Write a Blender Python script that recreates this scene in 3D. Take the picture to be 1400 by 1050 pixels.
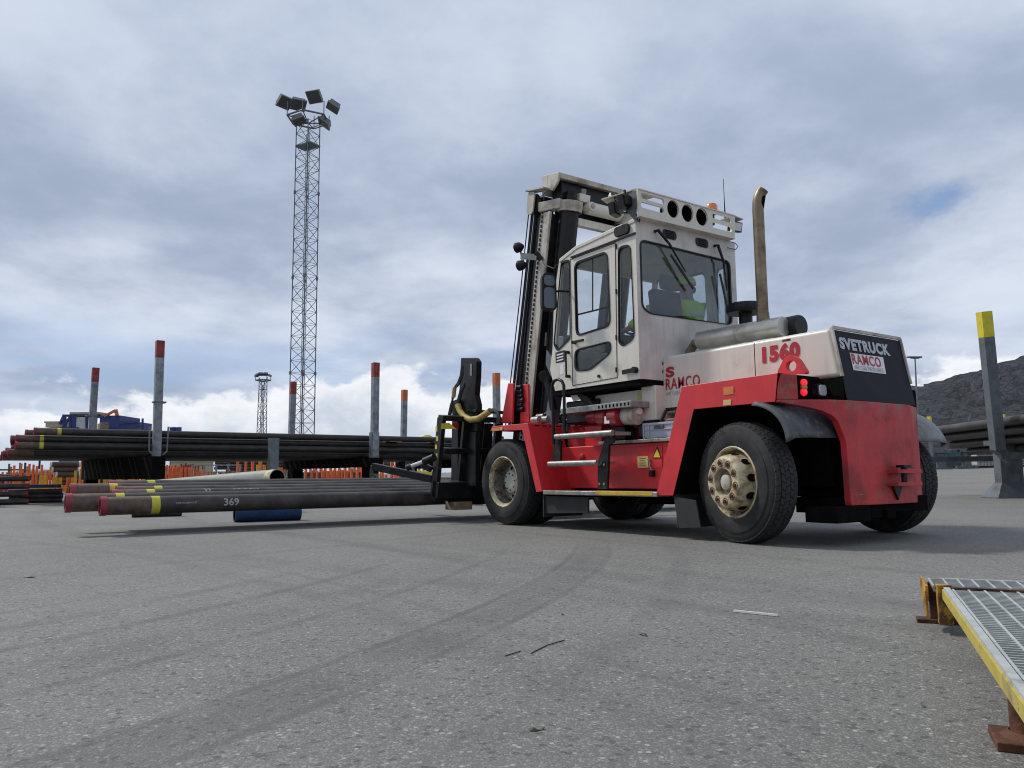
import bpy, bmesh, math, random
from math import sin, cos, pi, radians, atan2, sqrt
from mathutils import Vector, Matrix
from mathutils.geometry import tessellate_polygon
random.seed(7)
for o in list(bpy.data.objects): bpy.data.objects.remove(o)
SC = bpy.context.scene
COL = SC.collection

# ------------------------------------------------------------------ camera
# world frame: +X = truck's forward direction, +Y = truck's left side, ground z=0, origin at near rear tyre
CX, CY, CH, YAW, PITCH, ROLL, FPX = -4.574385, 5.675497, 0.610135, -0.613052, 0.116148, -0.008925, 1079.84
CF = Vector((cos(YAW)*cos(PITCH), sin(YAW)*cos(PITCH), sin(PITCH)))
_r = CF.cross(Vector((0, 0, 1))).normalized(); _u = _r.cross(CF)
CR = _r*cos(ROLL) + _u*sin(ROLL); CU = -_r*sin(ROLL) + _u*cos(ROLL)
CO = Vector((CX, CY, CH))
cd = bpy.data.cameras.new('camera'); cam = bpy.data.objects.new('camera', cd); COL.objects.link(cam)
cam.matrix_world = Matrix(((CR.x, CU.x, -CF.x, CX), (CR.y, CU.y, -CF.y, CY), (CR.z, CU.z, -CF.z, CH), (0, 0, 0, 1)))
cd.sensor_width = 36; cd.lens = FPX/1400*36; cd.clip_start = 0.05; cd.clip_end = 9000
SC.camera = cam
def at(px, py, X=None, Y=None, Z=None, d=None):
    """surveying helper: the world point seen at a photo pixel, on a known plane or at a known depth"""
    r = CF + CR*((px-700)/FPX) - CU*((py-525)/FPX)
    if d is not None: t = d
    elif X is not None: t = (X-CX)/r.x
    elif Y is not None: t = (Y-CY)/r.y
    else: t = (Z-CH)/r.z
    return CO + r*t
def atp(px, py, P, N):
    r = CF + CR*((px-700)/FPX) - CU*((py-525)/FPX)
    return CO + r*((Vector(P)-CO).dot(N)/r.dot(N))

# ------------------------------------------------------------------ sky + sun
SUN_EL, SUN_AZ = radians(46), radians(26)      # sun azimuth measured from +X towards +Y
SUNDIR = Vector((cos(SUN_EL)*cos(SUN_AZ), cos(SUN_EL)*sin(SUN_AZ), sin(SUN_EL)))
sl = bpy.data.lights.new('sun', 'SUN'); sl.energy = 2.7; sl.angle = radians(5); sl.color = (1, .95, .88)
so = bpy.data.objects.new('sun', sl); COL.objects.link(so)
so.rotation_euler = (-SUNDIR).to_track_quat('-Z', 'Y').to_euler()
W = bpy.data.worlds.new('World'); SC.world = W; W.use_nodes = True
nt = W.node_tree; nt.nodes.clear()
class NT:
    def __init__(s, t): s.t = t
    def n(s, ty, **k):
        x = s.t.nodes.new(ty)
        for a, v in k.items():
            if a == 'inp':
                for q, w in v.items():
                    if isinstance(w, bpy.types.NodeSocket): s.t.links.new(w, x.inputs[q])
                    else: x.inputs[q].default_value = w
            else: setattr(x, a, v)
        return x
    def m(s, op, a, b=None, c=None, clamp=False):
        x = s.t.nodes.new('ShaderNodeMath'); x.operation = op; x.use_clamp = clamp
        for i, w in enumerate((a, b, c)):
            if w is None: continue
            if isinstance(w, bpy.types.NodeSocket): s.t.links.new(w, x.inputs[i])
            else: x.inputs[i].default_value = w
        return x.outputs[0]
    def mix(s, f, a, b, bt='MIX'):
        x = s.t.nodes.new('ShaderNodeMix'); x.data_type = 'RGBA'; x.blend_type = bt
        for i, w in ((0, f), (6, a), (7, b)):
            if isinstance(w, bpy.types.NodeSocket): s.t.links.new(w, x.inputs[i])
            else: x.inputs[i].default_value = w if i == 0 or len(w) == 4 else (*w, 1)
        return x.outputs[2]
    def ss(s, v, lo, hi, a=0., b=1.):
        x = s.t.nodes.new('ShaderNodeMapRange'); x.interpolation_type = 'SMOOTHSTEP'
        s.t.links.new(v, x.inputs[0]); x.inputs[1].default_value = lo; x.inputs[2].default_value = hi
        x.inputs[3].default_value = a; x.inputs[4].default_value = b
        return x.outputs[0]
    def noise(s, vec, scale, detail=4, rough=.5, dist=0, w=0):
        x = s.t.nodes.new('ShaderNodeTexNoise'); s.t.links.new(vec, x.inputs['Vector'])
        x.inputs['Scale'].default_value = scale; x.inputs['Detail'].default_value = detail
        x.inputs['Roughness'].default_value = rough; x.inputs['Distortion'].default_value = dist
        return x.outputs[0]
S = NT(nt)
tc = S.n('ShaderNodeTexCoord').outputs['Generated']
rot = S.n('ShaderNodeVectorRotate', rotation_type='Z_AXIS', inp={'Vector': tc, 'Angle': -YAW}).outputs[0]
sep = S.n('ShaderNodeSeparateXYZ', inp={0: rot})
dx, dy, dz = sep.outputs
az = S.m('ARCTAN2', S.m('MULTIPLY', dy, -1.), dx)      # bearing to the right of the yard's view axis
el = S.m('ARCSINE', dz)
sky = S.n('ShaderNodeTexSky', sky_type='NISHITA', sun_disc=False, sun_elevation=SUN_EL, sun_rotation=pi/2-SUN_AZ, air_density=1.0, dust_density=1.5, ozone_density=2.0)
skyc = S.mix(1.0, sky.outputs[0], (.105, .105, .105), 'MULTIPLY')
# high broken stratus on a flat layer
den = S.m('ADD', S.m('MAXIMUM', dz, 0.), .20)
pl = S.n('ShaderNodeCombineXYZ', inp={0: S.m('DIVIDE', dx, den), 1: S.m('DIVIDE', dy, den), 2: 3.1}).outputs[0]
n1 = S.noise(pl, 1.0, 7, .52, .15)
n2 = S.noise(pl, 3.4, 8, .60, .15)
cmb = S.m('ADD', S.m('MULTIPLY', n1, .76), S.m('MULTIPLY', n2, .24))
tone = S.ss(cmb, .36, .62)
strat = S.mix(tone, (.355, .425, .57), (.70, .765, .885))
topd = S.ss(el, .2, .62)
strat = S.mix(S.m('MULTIPLY', topd, .25), strat, (.40, .50, .66))
# streaky openings just above the cumulus bank and one blue hole at the right
gv = S.n('ShaderNodeCombineXYZ', inp={0: az, 1: S.m('MULTIPLY', el, 4.5), 2: .7}).outputs[0]
gn = S.noise(gv, 3.4, 5, .55, .2)
band = S.m('MULTIPLY', S.ss(el, .05, .10), S.ss(el, .215, .12))
gap = S.m('MULTIPLY', S.ss(gn, .42, .60), band)
gap = S.m('MULTIPLY', gap, S.ss(az, .30, .15, .25, .62))
hd = S.m('ADD', S.m('POWER', S.m('MULTIPLY', S.m('SUBTRACT', az, .525), 1.), 2.), S.m('POWER', S.m('MULTIPLY', S.m('SUBTRACT', el, .305), 2.4), 2.))
hole = S.ss(S.m('ADD', S.m('SQRT', hd), S.m('MULTIPLY', S.m('SUBTRACT', n2, .5), .30)), .075, .0)
gap = S.m('MAXIMUM', gap, S.m('MULTIPLY', hole, .75))
blue = S.mix(.55, skyc, (.20, .36, .70))
lay = S.mix(gap, strat, blue)
# cumulus bank near the horizon
cv = S.n('ShaderNodeCombineXYZ', inp={0: az, 1: S.m('MULTIPLY', el, 1.5), 2: 2.3}).outputs[0]
cn = S.noise(cv, 5.2, 9, .56, .15)
cn2 = S.noise(cv, 16, 6, .6, .1)
top = S.m('ADD', S.m('MULTIPLY', S.ss(az, -.42, .02), .035), S.m('ADD', .100, S.m('MULTIPLY', S.ss(az, .25, .52), -.02)))
edge = S.m('SUBTRACT', S.m('ADD', top, S.m('MULTIPLY', S.m('SUBTRACT', cn, .5), .27)), el)
edge = S.m('ADD', edge, S.m('MULTIPLY', S.m('SUBTRACT', cn2, .5), .06))
cmask = S.ss(edge, -.004, .014)
csh = S.ss(S.m('ADD', edge, S.m('MULTIPLY', S.m('SUBTRACT', cn2, .5), .09)), .0, .10)
ccol = S.mix(csh, (.95, .97, 1.0), (.56, .63, .73))
ccol = S.mix(S.ss(el, .07, .0), ccol, (.55, .62, .74))
lay = S.mix(S.m('MULTIPLY', cmask, .93), lay, ccol)
below = S.ss(dz, -.02, -.002)
lay = S.mix(below, (.12, .12, .12), lay)
bg = S.n('ShaderNodeBackground', inp={0: lay, 1: 1.0})
out = S.n('ShaderNodeOutputWorld', inp={0: bg.outputs[0]})
SC.view_settings.view_transform = 'Standard'; SC.view_settings.look = 'None'
SC.cycles.filter_width = 1.1
SC.view_settings.exposure = 0.0; SC.view_settings.gamma = 1.0

# ------------------------------------------------------------------ helpers
class MB:
    def __init__(s): s.v, s.f, s.m, s.s = [], [], [], []
    def add(s, vs, fs, m=0, smooth=False):
        b = len(s.v); s.v += [Vector(p) for p in vs]
        for f in fs: s.f.append([b+i for i in f]); s.m.append(m); s.s.append(smooth)
        return s
    def obox(s, c, ax, h, m=0):
        c = Vector(c); A = [Vector(a).normalized()*k for a, k in zip(ax, h)]
        vs = [c + A[0]*i + A[1]*j + A[2]*k for i in (-1, 1) for j in (-1, 1) for k in (-1, 1)]
        return s.add(vs, [(0, 1, 3, 2), (4, 6, 7, 5), (0, 4, 5, 1), (2, 3, 7, 6), (0, 2, 6, 4), (1, 5, 7, 3)], m)
    def box(s, x0, x1, y0, y1, z0, z1, m=0):
        return s.obox(((x0+x1)/2, (y0+y1)/2, (z0+z1)/2), ((1, 0, 0), (0, 1, 0), (0, 0, 1)), (abs(x1-x0)/2, abs(y1-y0)/2, abs(z1-z0)/2), m)
    def beam(s, p, q, w, h, m=0, up=(0, 0, 1)):
        p, q = Vector(p), Vector(q); d = (q-p); a = d.normalized(); u = Vector(up)
        if abs(a.dot(u)) > .98: u = Vector((1, 0, 0))
        r = a.cross(u).normalized(); u = r.cross(a)
        return s.obox((p+q)/2, (a, r, u), (d.length/2, w/2, h/2), m)
    def prism(s, pts, vec, m=0, ms=None):
        pts = [Vector(p) for p in pts]; vec = Vector(vec); n = len(pts)
        b = len(s.v); s.v += pts + [p+vec for p in pts]
        s.f.append([b+i for i in range(n)]); s.m.append(m); s.s.append(False)
        s.f.append([b+n+i for i in reversed(range(n))]); s.m.append(m if ms is None or isinstance(ms, dict) else ms); s.s.append(False)
        for i in range(n):
            j = (i+1) % n; s.f.append([b+j, b+i, b+n+i, b+n+j])
            s.m.append(ms.get(i, m) if isinstance(ms, dict) else (m if ms is None else ms)); s.s.append(False)
        return s
    def plate(s, outer, holes, vec, m=0):
        """3D coplanar outline with holes, given thickness vec"""
        loops = [[Vector(p) for p in outer]] + [[Vector(p) for p in h] for h in holes]
        tris = tessellate_polygon(loops); flat = [p for l in loops for p in l]
        vec = Vector(vec); b = len(s.v); N = len(flat)
        s.v += flat + [p+vec for p in flat]
        for t in tris:
            s.f.append([b+i for i in t]); s.f.append([b+N+i for i in reversed(t)]); s.m += [m, m]; s.s += [False, False]
        k = 0
        for l in loops:
            n = len(l)
            for i in range(n):
                j = (i+1) % n; s.f.append([b+k+i, b+k+j, b+N+k+j, b+N+k+i]); s.m.append(m); s.s.append(False)
            k += n
        return s
    def tube(s, path, r, n=12, m=0, caps=True, smooth=True):
        path = [Vector(p) for p in path]; R = r if isinstance(r, (list, tuple)) else [r]*len(path)
        T = []
        for i in range(len(path)):
            a = path[max(i-1, 0)]; c = path[min(i+1, len(path)-1)]; T.append((c-a).normalized())
        u = T[0].orthogonal().normalized(); rings = []; b = len(s.v)
        for i, p in enumerate(path):
            u = (u - T[i]*u.dot(T[i])).normalized(); w = T[i].cross(u)
            s.v += [p + (u*cos(2*pi*k/n) + w*sin(2*pi*k/n))*R[i] for k in range(n)]
        for i in range(len(path)-1):
            for k in range(n):
                k2 = (k+1) % n; s.f.append([b+i*n+k, b+i*n+k2, b+(i+1)*n+k2, b+(i+1)*n+k]); s.m.append(m); s.s.append(smooth)
        if caps:
            s.f.append([b+k for k in reversed(range(n))]); s.f.append([b+(len(path)-1)*n+k for k in range(n)]); s.m += [m, m]; s.s += [False, False]
        return s
    def cyl(s, p, q, r, n=20, m=0, r2=None): return s.tube([p, q], [r, r if r2 is None else r2], n, m)
    def lathe(s, prof, O, ax, n=48, m=0, smooth=True):
        """prof: (a, r[, mat]) along axis"""
        O = Vector(O); ax = Vector(ax).normalized(); u = ax.orthogonal().normalized(); w = ax.cross(u)
        b = len(s.v)
        for pr in prof:
            s.v += [O + ax*pr[0] + (u*cos(2*pi*k/n) + w*sin(2*pi*k/n))*max(pr[1], 1e-4) for k in range(n)]
        for i in range(len(prof)-1):
            mm = prof[i][2] if len(prof[i]) > 2 else m
            for k in range(n):
                k2 = (k+1) % n; s.f.append([b+i*n+k, b+i*n+k2, b+(i+1)*n+k2, b+(i+1)*n+k]); s.m.append(mm); s.s.append(smooth)
        return s
    def pipe(s, p, q, ro, ri, n=24, m=0, mi=None):
        """open tube with wall thickness"""
        p, q = Vector(p), Vector(q); L = (q-p).length; mi = m if mi is None else mi
        return s.lathe([(0, ro), (L, ro), (L, ri, mi), (0, ri, m), (0, ro)], p, q-p, n, m)
    def split(s, name, mats, parent=None, **k):
        """one object for each separate piece"""
        up = list(range(len(s.v)))
        def fd(i):
            while up[i] != i: up[i] = up[up[i]]; i = up[i]
            return i
        for f in s.f:
            for i in f[1:]: up[fd(i)] = fd(f[0])
        gr = {}
        for fi, f in enumerate(s.f): gr.setdefault(fd(f[0]), []).append(fi)
        for fl in gr.values():
            b = MB(); ids = sorted({i for fi in fl for i in s.f[fi]}); mp = {i: n for n, i in enumerate(ids)}
            b.v = [s.v[i] for i in ids]; b.f = [[mp[i] for i in s.f[fi]] for fi in fl]; b.m = [s.m[fi] for fi in fl]; b.s = [s.s[fi] for fi in fl]
            b.build(name, mats, parent, **k)
    def build(s, name, mats, parent=None, bevel=0, angle=35, seg=2):
        mats = mats if isinstance(mats, (list, tuple)) else [mats]
        if not s.v: return None
        lo = [min(v[i] for v in s.v) for i in range(3)]; hi = [max(v[i] for v in s.v) for i in range(3)]
        c = Vector(((lo[0]+hi[0])/2, (lo[1]+hi[1])/2, lo[2]))
        me = bpy.data.meshes.new(name); me.from_pydata([v-c for v in s.v], [], s.f)
        for mt in mats: me.materials.append(mt)
        me.polygons.foreach_set('material_index', s.m)
        me.polygons.foreach_set('use_smooth', [True]*len(s.f) if bevel or any(s.s) else [False]*len(s.f))
        me.update(); bm = bmesh.new(); bm.from_mesh(me)
        bmesh.ops.recalc_face_normals(bm, faces=bm.faces); bm.to_mesh(me); bm.free()
        if bevel or any(s.s): me.set_sharp_from_angle(angle=radians(angle))
        o = bpy.data.objects.new(name, me); COL.objects.link(o); o.location = c
        if parent: attach(o, parent)
        if bevel:
            bv = o.modifiers.new('bevel', 'BEVEL'); bv.width = bevel; bv.segments = seg; bv.limit_method = 'ANGLE'; bv.angle_limit = radians(30); bv.harden_normals = True
        return o
def wloc(o):
    l = Vector(o.location)
    while o.parent: o = o.parent; l += Vector(o.location)
    return l
def attach(o, parent):
    w = Vector(o.location); o.parent = parent; o.location = w - wloc(parent)
def tag(o, label=None, cat=None, group=None, kind=None):
    if label: o['label'] = label
    if cat: o['category'] = cat
    if group: o['group'] = group
    if kind: o['kind'] = kind
    return o
def thing(name, label, cat, loc=(0, 0, 0), group=None, parent=None):
    o = bpy.data.objects.new(name, None); COL.objects.link(o); o.location = loc; o.empty_display_size = .2
    if parent: attach(o, parent)
    return tag(o, label, cat, group)
def rounded(pts, r, n=5):
    pts = [Vector(p) for p in pts]; out = []
    for i, p in enumerate(pts):
        a = pts[i-1]-p; b = pts[(i+1) % len(pts)]-p; rr = min(r, a.length*.48, b.length*.48)
        A = p + a.normalized()*rr; B = p + b.normalized()*rr
        for k in range(n+1):
            t = k/n; out.append(A*(1-t)**2 + p*2*t*(1-t) + B*t*t)
    return out
def inset(pts, d):
    """scale a loop about its centre so that it shrinks by about d"""
    c = sum(pts, Vector())/len(pts)
    return [p + (c-p).normalized()*d for p in pts]
def text(name, body, O, xd, up, h, mat, parent, offset=0., extr=.0015, align='LEFT', width=None, shear=0, spacing=1.14, label=None):
    cu = bpy.data.curves.new(name, 'FONT'); cu.body = body; cu.size = 1; cu.extrude = extr; cu.offset = offset; cu.shear = shear
    cu.align_x = align; cu.resolution_u = 4; cu.space_character = spacing
    t = bpy.data.objects.new(name, cu); COL.objects.link(t); bpy.context.view_layer.update()
    me = bpy.data.meshes.new_from_object(t.evaluated_get(bpy.context.evaluated_depsgraph_get()))
    bpy.data.objects.remove(t); xs = [v.co.x for v in me.vertices]; ys = [v.co.y for v in me.vertices]
    k = h/max(1e-6, max(ys)-min(ys)); kx = k if width is None else width/(max(xs)-min(xs))
    x0 = min(xs) if align == 'LEFT' else 0; y0 = min(ys)
    xd = Vector(xd).normalized(); up = Vector(up).normalized(); nn = xd.cross(up)
    for v in me.vertices:
        c = v.co.copy(); v.co = xd*(c.x-x0)*kx + up*(c.y-y0)*k + nn*c.z
    me.materials.clear(); me.materials.append(mat)
    o = bpy.data.objects.new(name, me); COL.objects.link(o); o.location = O
    if parent: attach(o, parent)
    return tag(o, label)

# ------------------------------------------------------------------ materials
def mat(name, col, rough=.5, metal=0., var=.15, vs=6., dirt=None, dirt_amt=(.55, .75), ds=3., streak=0., bump=0., bs=60., spec=.5, chips=None, chip_t=.68, chs=9., coat=0., scr=None, rub=None):
    m = bpy.data.materials.new(name); m.use_nodes = True; t = NT(m.node_tree); b = m.node_tree.nodes['Principled BSDF']
    tc = t.n('ShaderNodeTexCoord').outputs['Object']
    g = t.n('ShaderNodeNewGeometry').outputs['Position']
    n = t.noise(g, vs, 5, .6)
    c = t.mix(t.ss(n, .3, .7), tuple(x*(1-var) for x in col), tuple(min(1, x*(1+var)) for x in col))
    rg = rough
    if streak:
        mp = t.n('ShaderNodeMapping', inp={0: g, 3: (14, 14, .7)}).outputs[0]
        sn = t.noise(mp, 1.4, 5, .65); c = t.mix(t.m('MULTIPLY', t.ss(sn, .48, .72), streak), c, dirt or (.1, .08, .06))
    if dirt:
        dn = t.noise(g, ds, 8, .65); dm = t.ss(dn, *dirt_amt); c = t.mix(dm, c, dirt)
        rg = t.m('ADD', t.m('MULTIPLY', dm, .25), rough, clamp=True)
    if chips:
        cn = t.noise(g, chs, 9, .72, .3); cm = t.ss(cn, chip_t, chip_t+.02); c = t.mix(cm, c, chips)
    if rub:
        gz = t.n('ShaderNodeSeparateXYZ', inp={0: g}).outputs[2]
        rm = t.m('MULTIPLY', t.ss(gz, 1.08, 1.225), t.ss(t.noise(g, 8, 7, .7), .50, .60)); c = t.mix(t.m('MULTIPLY', rm, .8), c, rub)
        lm = t.m('MULTIPLY', t.ss(gz, .50, .35), t.ss(t.noise(g, 10, 7, .7), .52, .62)); c = t.mix(t.m('MULTIPLY', lm, .7), c, rub)
    if scr:
        m2 = t.n('ShaderNodeMapping', inp={0: g, 2: (.12, .2, 0), 3: (1.6, 1.6, 34)}).outputs[0]
        sm = t.m('MULTIPLY', t.ss(t.noise(m2, 1.6, 6, .7), .66, .69), t.ss(t.noise(g, 2.1, 3, .5), .48, .62)); c = t.mix(t.m('MULTIPLY', sm, .7), c, scr)
    t.t.links.new(c, b.inputs['Base Color'])
    if isinstance(rg, float): b.inputs['Roughness'].default_value = rg
    else: t.t.links.new(rg, b.inputs['Roughness'])
    b.inputs['Metallic'].default_value = metal; b.inputs['Specular IOR Level'].default_value = spec
    b.inputs['Coat Weight'].default_value = coat; b.inputs['Coat Roughness'].default_value = .15
    if bump:
        bn = t.noise(g, bs, 4, .6); bp = t.n('ShaderNodeBump', inp={'Height': bn, 'Strength': bump, 'Distance': .01}); t.t.links.new(bp.outputs[0], b.inputs['Normal'])
    return m
M = {}
M['red'] = mat('red_paint', (.62, .028, .034), .38, 0, .12, 3, dirt=(.26, .05, .05), dirt_amt=(.52, .78), ds=2.3, streak=.25, bump=.05, bs=9, chips=(.13, .06, .045), chip_t=.672, chs=15, scr=(.42, .16, .15))
M['redworn'] = mat('worn_red_paint', (.52, .028, .034), .45, 0, .15, 4, dirt=(.20, .035, .035), dirt_amt=(.45, .75), ds=3, streak=.45, bump=.08, bs=12, chips=(.15, .09, .07), chip_t=.622, chs=9, scr=(.40, .20, .18), rub=(.20, .12, .07))
M['white'] = mat('white_paint', (.66, .63, .55), .38, 0, .05, 2, dirt=(.40, .36, .28), dirt_amt=(.50, .85), ds=2.0, streak=.28, bump=.02, bs=8, chips=(.20, .11, .06), chip_t=.735, chs=14)
M['whitegrime'] = mat('grimy_white_paint', (.50, .47, .41), .5, 0, .1, 3, dirt=(.22, .17, .12), dirt_amt=(.45, .72), ds=3.5, streak=.6, chips=(.14, .07, .04), chip_t=.66)
M['rearwhite'] = mat('dusty_white_paint', (.60, .58, .54), .45, 0, .06, 2, dirt=(.36, .33, .32), dirt_amt=(.40, .75), ds=1.6, streak=.35)
M['black'] = mat('black_paint', (.009, .009, .010), .42, 0, .3, 8, dirt=(.045, .04, .035), dirt_amt=(.5, .8), ds=6, spec=0.28)
M['dark'] = mat('dark_underbody', (.006, .0055, .0055), .9, 0, .3, 8, dirt=(.014, .011, .010), spec=0.05)
M['blacksteel'] = mat('greasy_black_steel', (.016, .016, .018), .35, .2, .3, 9, dirt=(.05, .04, .03), dirt_amt=(.55, .8), ds=7, spec=0.3)
M['rubber'] = mat('tyre_rubber', (.022, .022, .023), .75, 0, .2, 5, dirt=(.06, .058, .054), dirt_amt=(.42, .8), ds=5, bump=.15, bs=70, spec=.3)
M['tread'] = mat('tyre_tread_rubber', (.030, .030, .032), .7, 0, .2, 5, dirt=(.055, .053, .05), dirt_amt=(.4, .8), ds=7, bump=.1, spec=.3)
M['letter'] = mat('tyre_lettering', (.004, .004, .004), .5, 0, .1)
M['rim'] = mat('cream_rim_paint', (.50, .43, .28), .5, 0, .2, 10, dirt=(.20, .13, .06), dirt_amt=(.42, .66), ds=11, chips=(.10, .05, .025), chip_t=.64, chs=22)
M['rimdark'] = mat('grimy_shaded_rim', (.21, .19, .16), .6, 0, .3, 10, dirt=(.04, .03, .02), dirt_amt=(.4, .6), ds=10)  # grime tone; on the rim barrels it also paints in their shading
M['cap'] = mat('pale_hub_cap', (.42, .41, .36), .65, 0, .1, 10, dirt=(.3, .26, .2), ds=14)
M['nut'] = mat('rusty_nut', (.10, .045, .025), .6, .3, .3, 30)
M['galv'] = mat('galvanised_steel', (.24, .265, .29), .5, .3, .18, 5, dirt=(.12, .125, .13), dirt_amt=(.42, .75), ds=4, streak=.6, chips=(.08, .06, .05), chip_t=.66, chs=6)
M['galvd'] = mat('weathered_galvanised', (.13, .15, .17), .5, .3, .2, 5, dirt=(.08, .085, .09), ds=4)
M['alu'] = mat('worn_aluminium', (.34, .33, .30), .42, .7, .2, 12, dirt=(.12, .10, .08), dirt_amt=(.5, .7), ds=9, bump=.2, bs=40)
M['steelgrey'] = mat('step_steel', (.28, .28, .27), .45, .5, .2, 14, dirt=(.12, .1, .08), ds=9)
M['yellow'] = mat('yellow_paint', (.55, .36, .02), .5, 0, .15, 10, dirt=(.2, .14, .05), ds=8)
M['yel2'] = mat('safety_yellow', (.62, .52, .03), .5, 0, .12, 10, dirt=(.30, .26, .06), dirt_amt=(.55, .8), ds=6)
M['orange'] = mat('orange_paint', (.62, .13, .025), .5, 0, .2, 3, dirt=(.25, .06, .02), ds=2)
M['oyel'] = mat('amber_yellow_paint', (.60, .30, .02), .5, 0, .2, 3, dirt=(.3, .16, .03), ds=2)
M['stakered'] = mat('faded_red_stake_paint', (.27, .036, .030), .6, 0, .25, 4, dirt=(.13, .03, .025), dirt_amt=(.42, .7), ds=6, chips=(.12, .11, .11), chip_t=.62, chs=9)
M['stakeor'] = mat('orange_stake_paint', (.52, .13, .035), .55, 0, .15, 4, dirt=(.3, .07, .03), ds=5)
M['pipe'] = mat('dark_steel_pipe', (.037, .032, .030), .48, .15, .3, 7, dirt=(.105, .085, .072), dirt_amt=(.42, .80), ds=3.2, chips=(.10, .055, .035), chip_t=.66, chs=12)
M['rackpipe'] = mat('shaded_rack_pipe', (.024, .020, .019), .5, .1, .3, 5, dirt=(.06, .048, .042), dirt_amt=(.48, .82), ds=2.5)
M['pipebare'] = mat('brown_bare_pipe', (.105, .068, .050), .6, .2, .25, 9, dirt=(.19, .15, .12), dirt_amt=(.5, .75), ds=8)
M['piperust'] = mat('rust_brown_pipe', (.075, .045, .035), .6, .2, .25, 4, dirt=(.12, .07, .05), ds=2)
M['protector'] = mat('red_end_protector', (.24, .025, .040), .45, 0, .2, 9, dirt=(.16, .03, .04), ds=6)
M['band'] = mat('yellow_band_paint', (.52, .47, .045), .6, 0, .12, 10, dirt=(.30, .26, .08), dirt_amt=(.5, .8), ds=12)
M['chalk'] = mat('white_chalk_paint', (.40, .40, .38), .8, 0, .2, 40)
M['bluepipe'] = mat('blue_coated_pipe', (.028, .10, .25), .45, 0, .3, 6, dirt=(.03, .035, .04), ds=6, chips=(.12, .10, .06), chip_t=.64, chs=10)
M['palepipe'] = mat('pale_green_pipe', (.24, .26, .22), .45, 0, .12, 3, dirt=(.15, .14, .10), ds=3)
M['rust'] = mat('rusty_iron', (.115, .045, .022), .8, .1, .35, 14, dirt=(.045, .022, .014), dirt_amt=(.42, .66), ds=12, bump=.35, bs=60)
M['rustyel'] = mat('orange_yellow_rusting', (.46, .24, .03), .6, 0, .2, 12, dirt=(.13, .055, .02), dirt_amt=(.44, .60), ds=16, chips=(.05, .03, .02), chip_t=.58, chs=26)
M['edgeyel'] = mat('chipped_yellow_edge', (.50, .41, .07), .6, 0, .2, 9, dirt=(.27, .22, .09), dirt_amt=(.42, .70), ds=9, chips=(.10, .07, .05), chip_t=.62, chs=26)
M['grate'] = mat('grating_steel', (.42, .44, .42), .5, .1, .15, 10, dirt=(.22, .22, .19), ds=9)
M['exh'] = mat('heat_browned_steel', (.24, .19, .13), .36, .8, .2, 5, dirt=(.12, .085, .055), dirt_amt=(.4, .75), ds=4)
M['muffler'] = mat('stainless_muffler', (.58, .55, .49), .36, .75, .15, 5, dirt=(.26, .20, .14), dirt_amt=(.5, .85), ds=4)
M['mufcap'] = mat('muffler_end', (.42, .40, .36), .35, .7, .08, 6)
M['panel'] = mat('charcoal_grille_panel', (.012, .014, .018), .65, 0, .2, 5, dirt=(.03, .032, .036), ds=2, spec=.25)
M['flap'] = mat('scuffed_grey_plastic', (.060, .064, .070), .55, 0, .2, 9, dirt=(.13, .135, .14), dirt_amt=(.5, .7), ds=13)
M['flapr'] = mat('pale_grey_plastic', (.20, .21, .215), .55, 0, .2, 9, dirt=(.11, .11, .11), ds=8)
M['mud'] = mat('mudflap_rubber', (.020, .020, .021), .7, 0, .2, 6)
M['lred'] = mat('dark_red_cylinder', (.24, .012, .018), .35, 0, .15, 6, dirt=(.1, .02, .02), ds=6)
M['hose'] = mat('black_hose', (.010, .010, .010), .5, 0, .2)
M['yhose'] = mat('yellow_spiral_wrap', (.42, .30, .07), .6, 0, .2, 20, dirt=(.14, .10, .04), ds=16)
M['wood'] = mat('weathered_wood', (.22, .16, .10), .8, 0, .3, 10, dirt=(.1, .07, .05), ds=6)
M['crate'] = mat('grey_plastic_crate', (.33, .37, .43), .45, 0, .06, 4)
M['hiviz'] = mat('hi_vis_yellow_cloth', (.55, .85, .04), .8, 0, .1, 12)
M['navy'] = mat('dark_navy_cloth', (.015, .018, .03), .85, 0, .2, 12)
M['skin'] = mat('skin', (.45, .25, .18), .55, 0, .06, 12)
M['seat'] = mat('dark_seat_cloth', (.020, .020, .022), .85, 0, .2, 12)
M['cabin'] = mat('grey_cab_lining', (.10, .11, .12), .7, 0, .1, 4)
M['reflect'] = mat('reflective_tape', (.55, .57, .58), .35, .2, .05)
M['lens'] = mat('lamp_lens', (.55, .58, .60), .15, .2, .05)
M['orlens'] = mat('orange_lens', (.62, .17, .02), .2, 0, .1, coat=.6)
M['signyel'] = mat('faded_yellow_sticker', (.58, .47, .18), .5, 0, .06)
M['signwhite'] = mat('white_sticker', (.72, .72, .72), .4, 0, .04)
M['redtxt'] = mat('crimson_lettering', (.40, .012, .025), .45, 0, .05)
M['greytxt'] = mat('grey_lettering', (.45, .47, .50), .5, 0, .1)
M['blue'] = mat('navy_blue_steel', (.018, .035, .16), .5, 0, .2, .5)
M['craneroof'] = mat('beige_steel', (.35, .30, .20), .6, 0, .1, .5)
M['teal'] = mat('teal_sheeting', (.06, .20, .20), .6, 0, .25, 1.2, dirt=(.12, .25, .15), ds=.8)
M['ibc'] = mat('white_tank_plastic', (.45, .47, .47), .5, 0, .05, 2)
M['greypost'] = mat('grey_painted_steel', (.105, .125, .142), .5, .05, .12, 3, dirt=(.07, .075, .08), dirt_amt=(.42, .72), ds=4, streak=.4, chips=(.16, .10, .07), chip_t=.69, chs=7)
M['whitep'] = mat('white_coated_pipe', (.55, .55, .53), .5, 0, .1)
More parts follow.
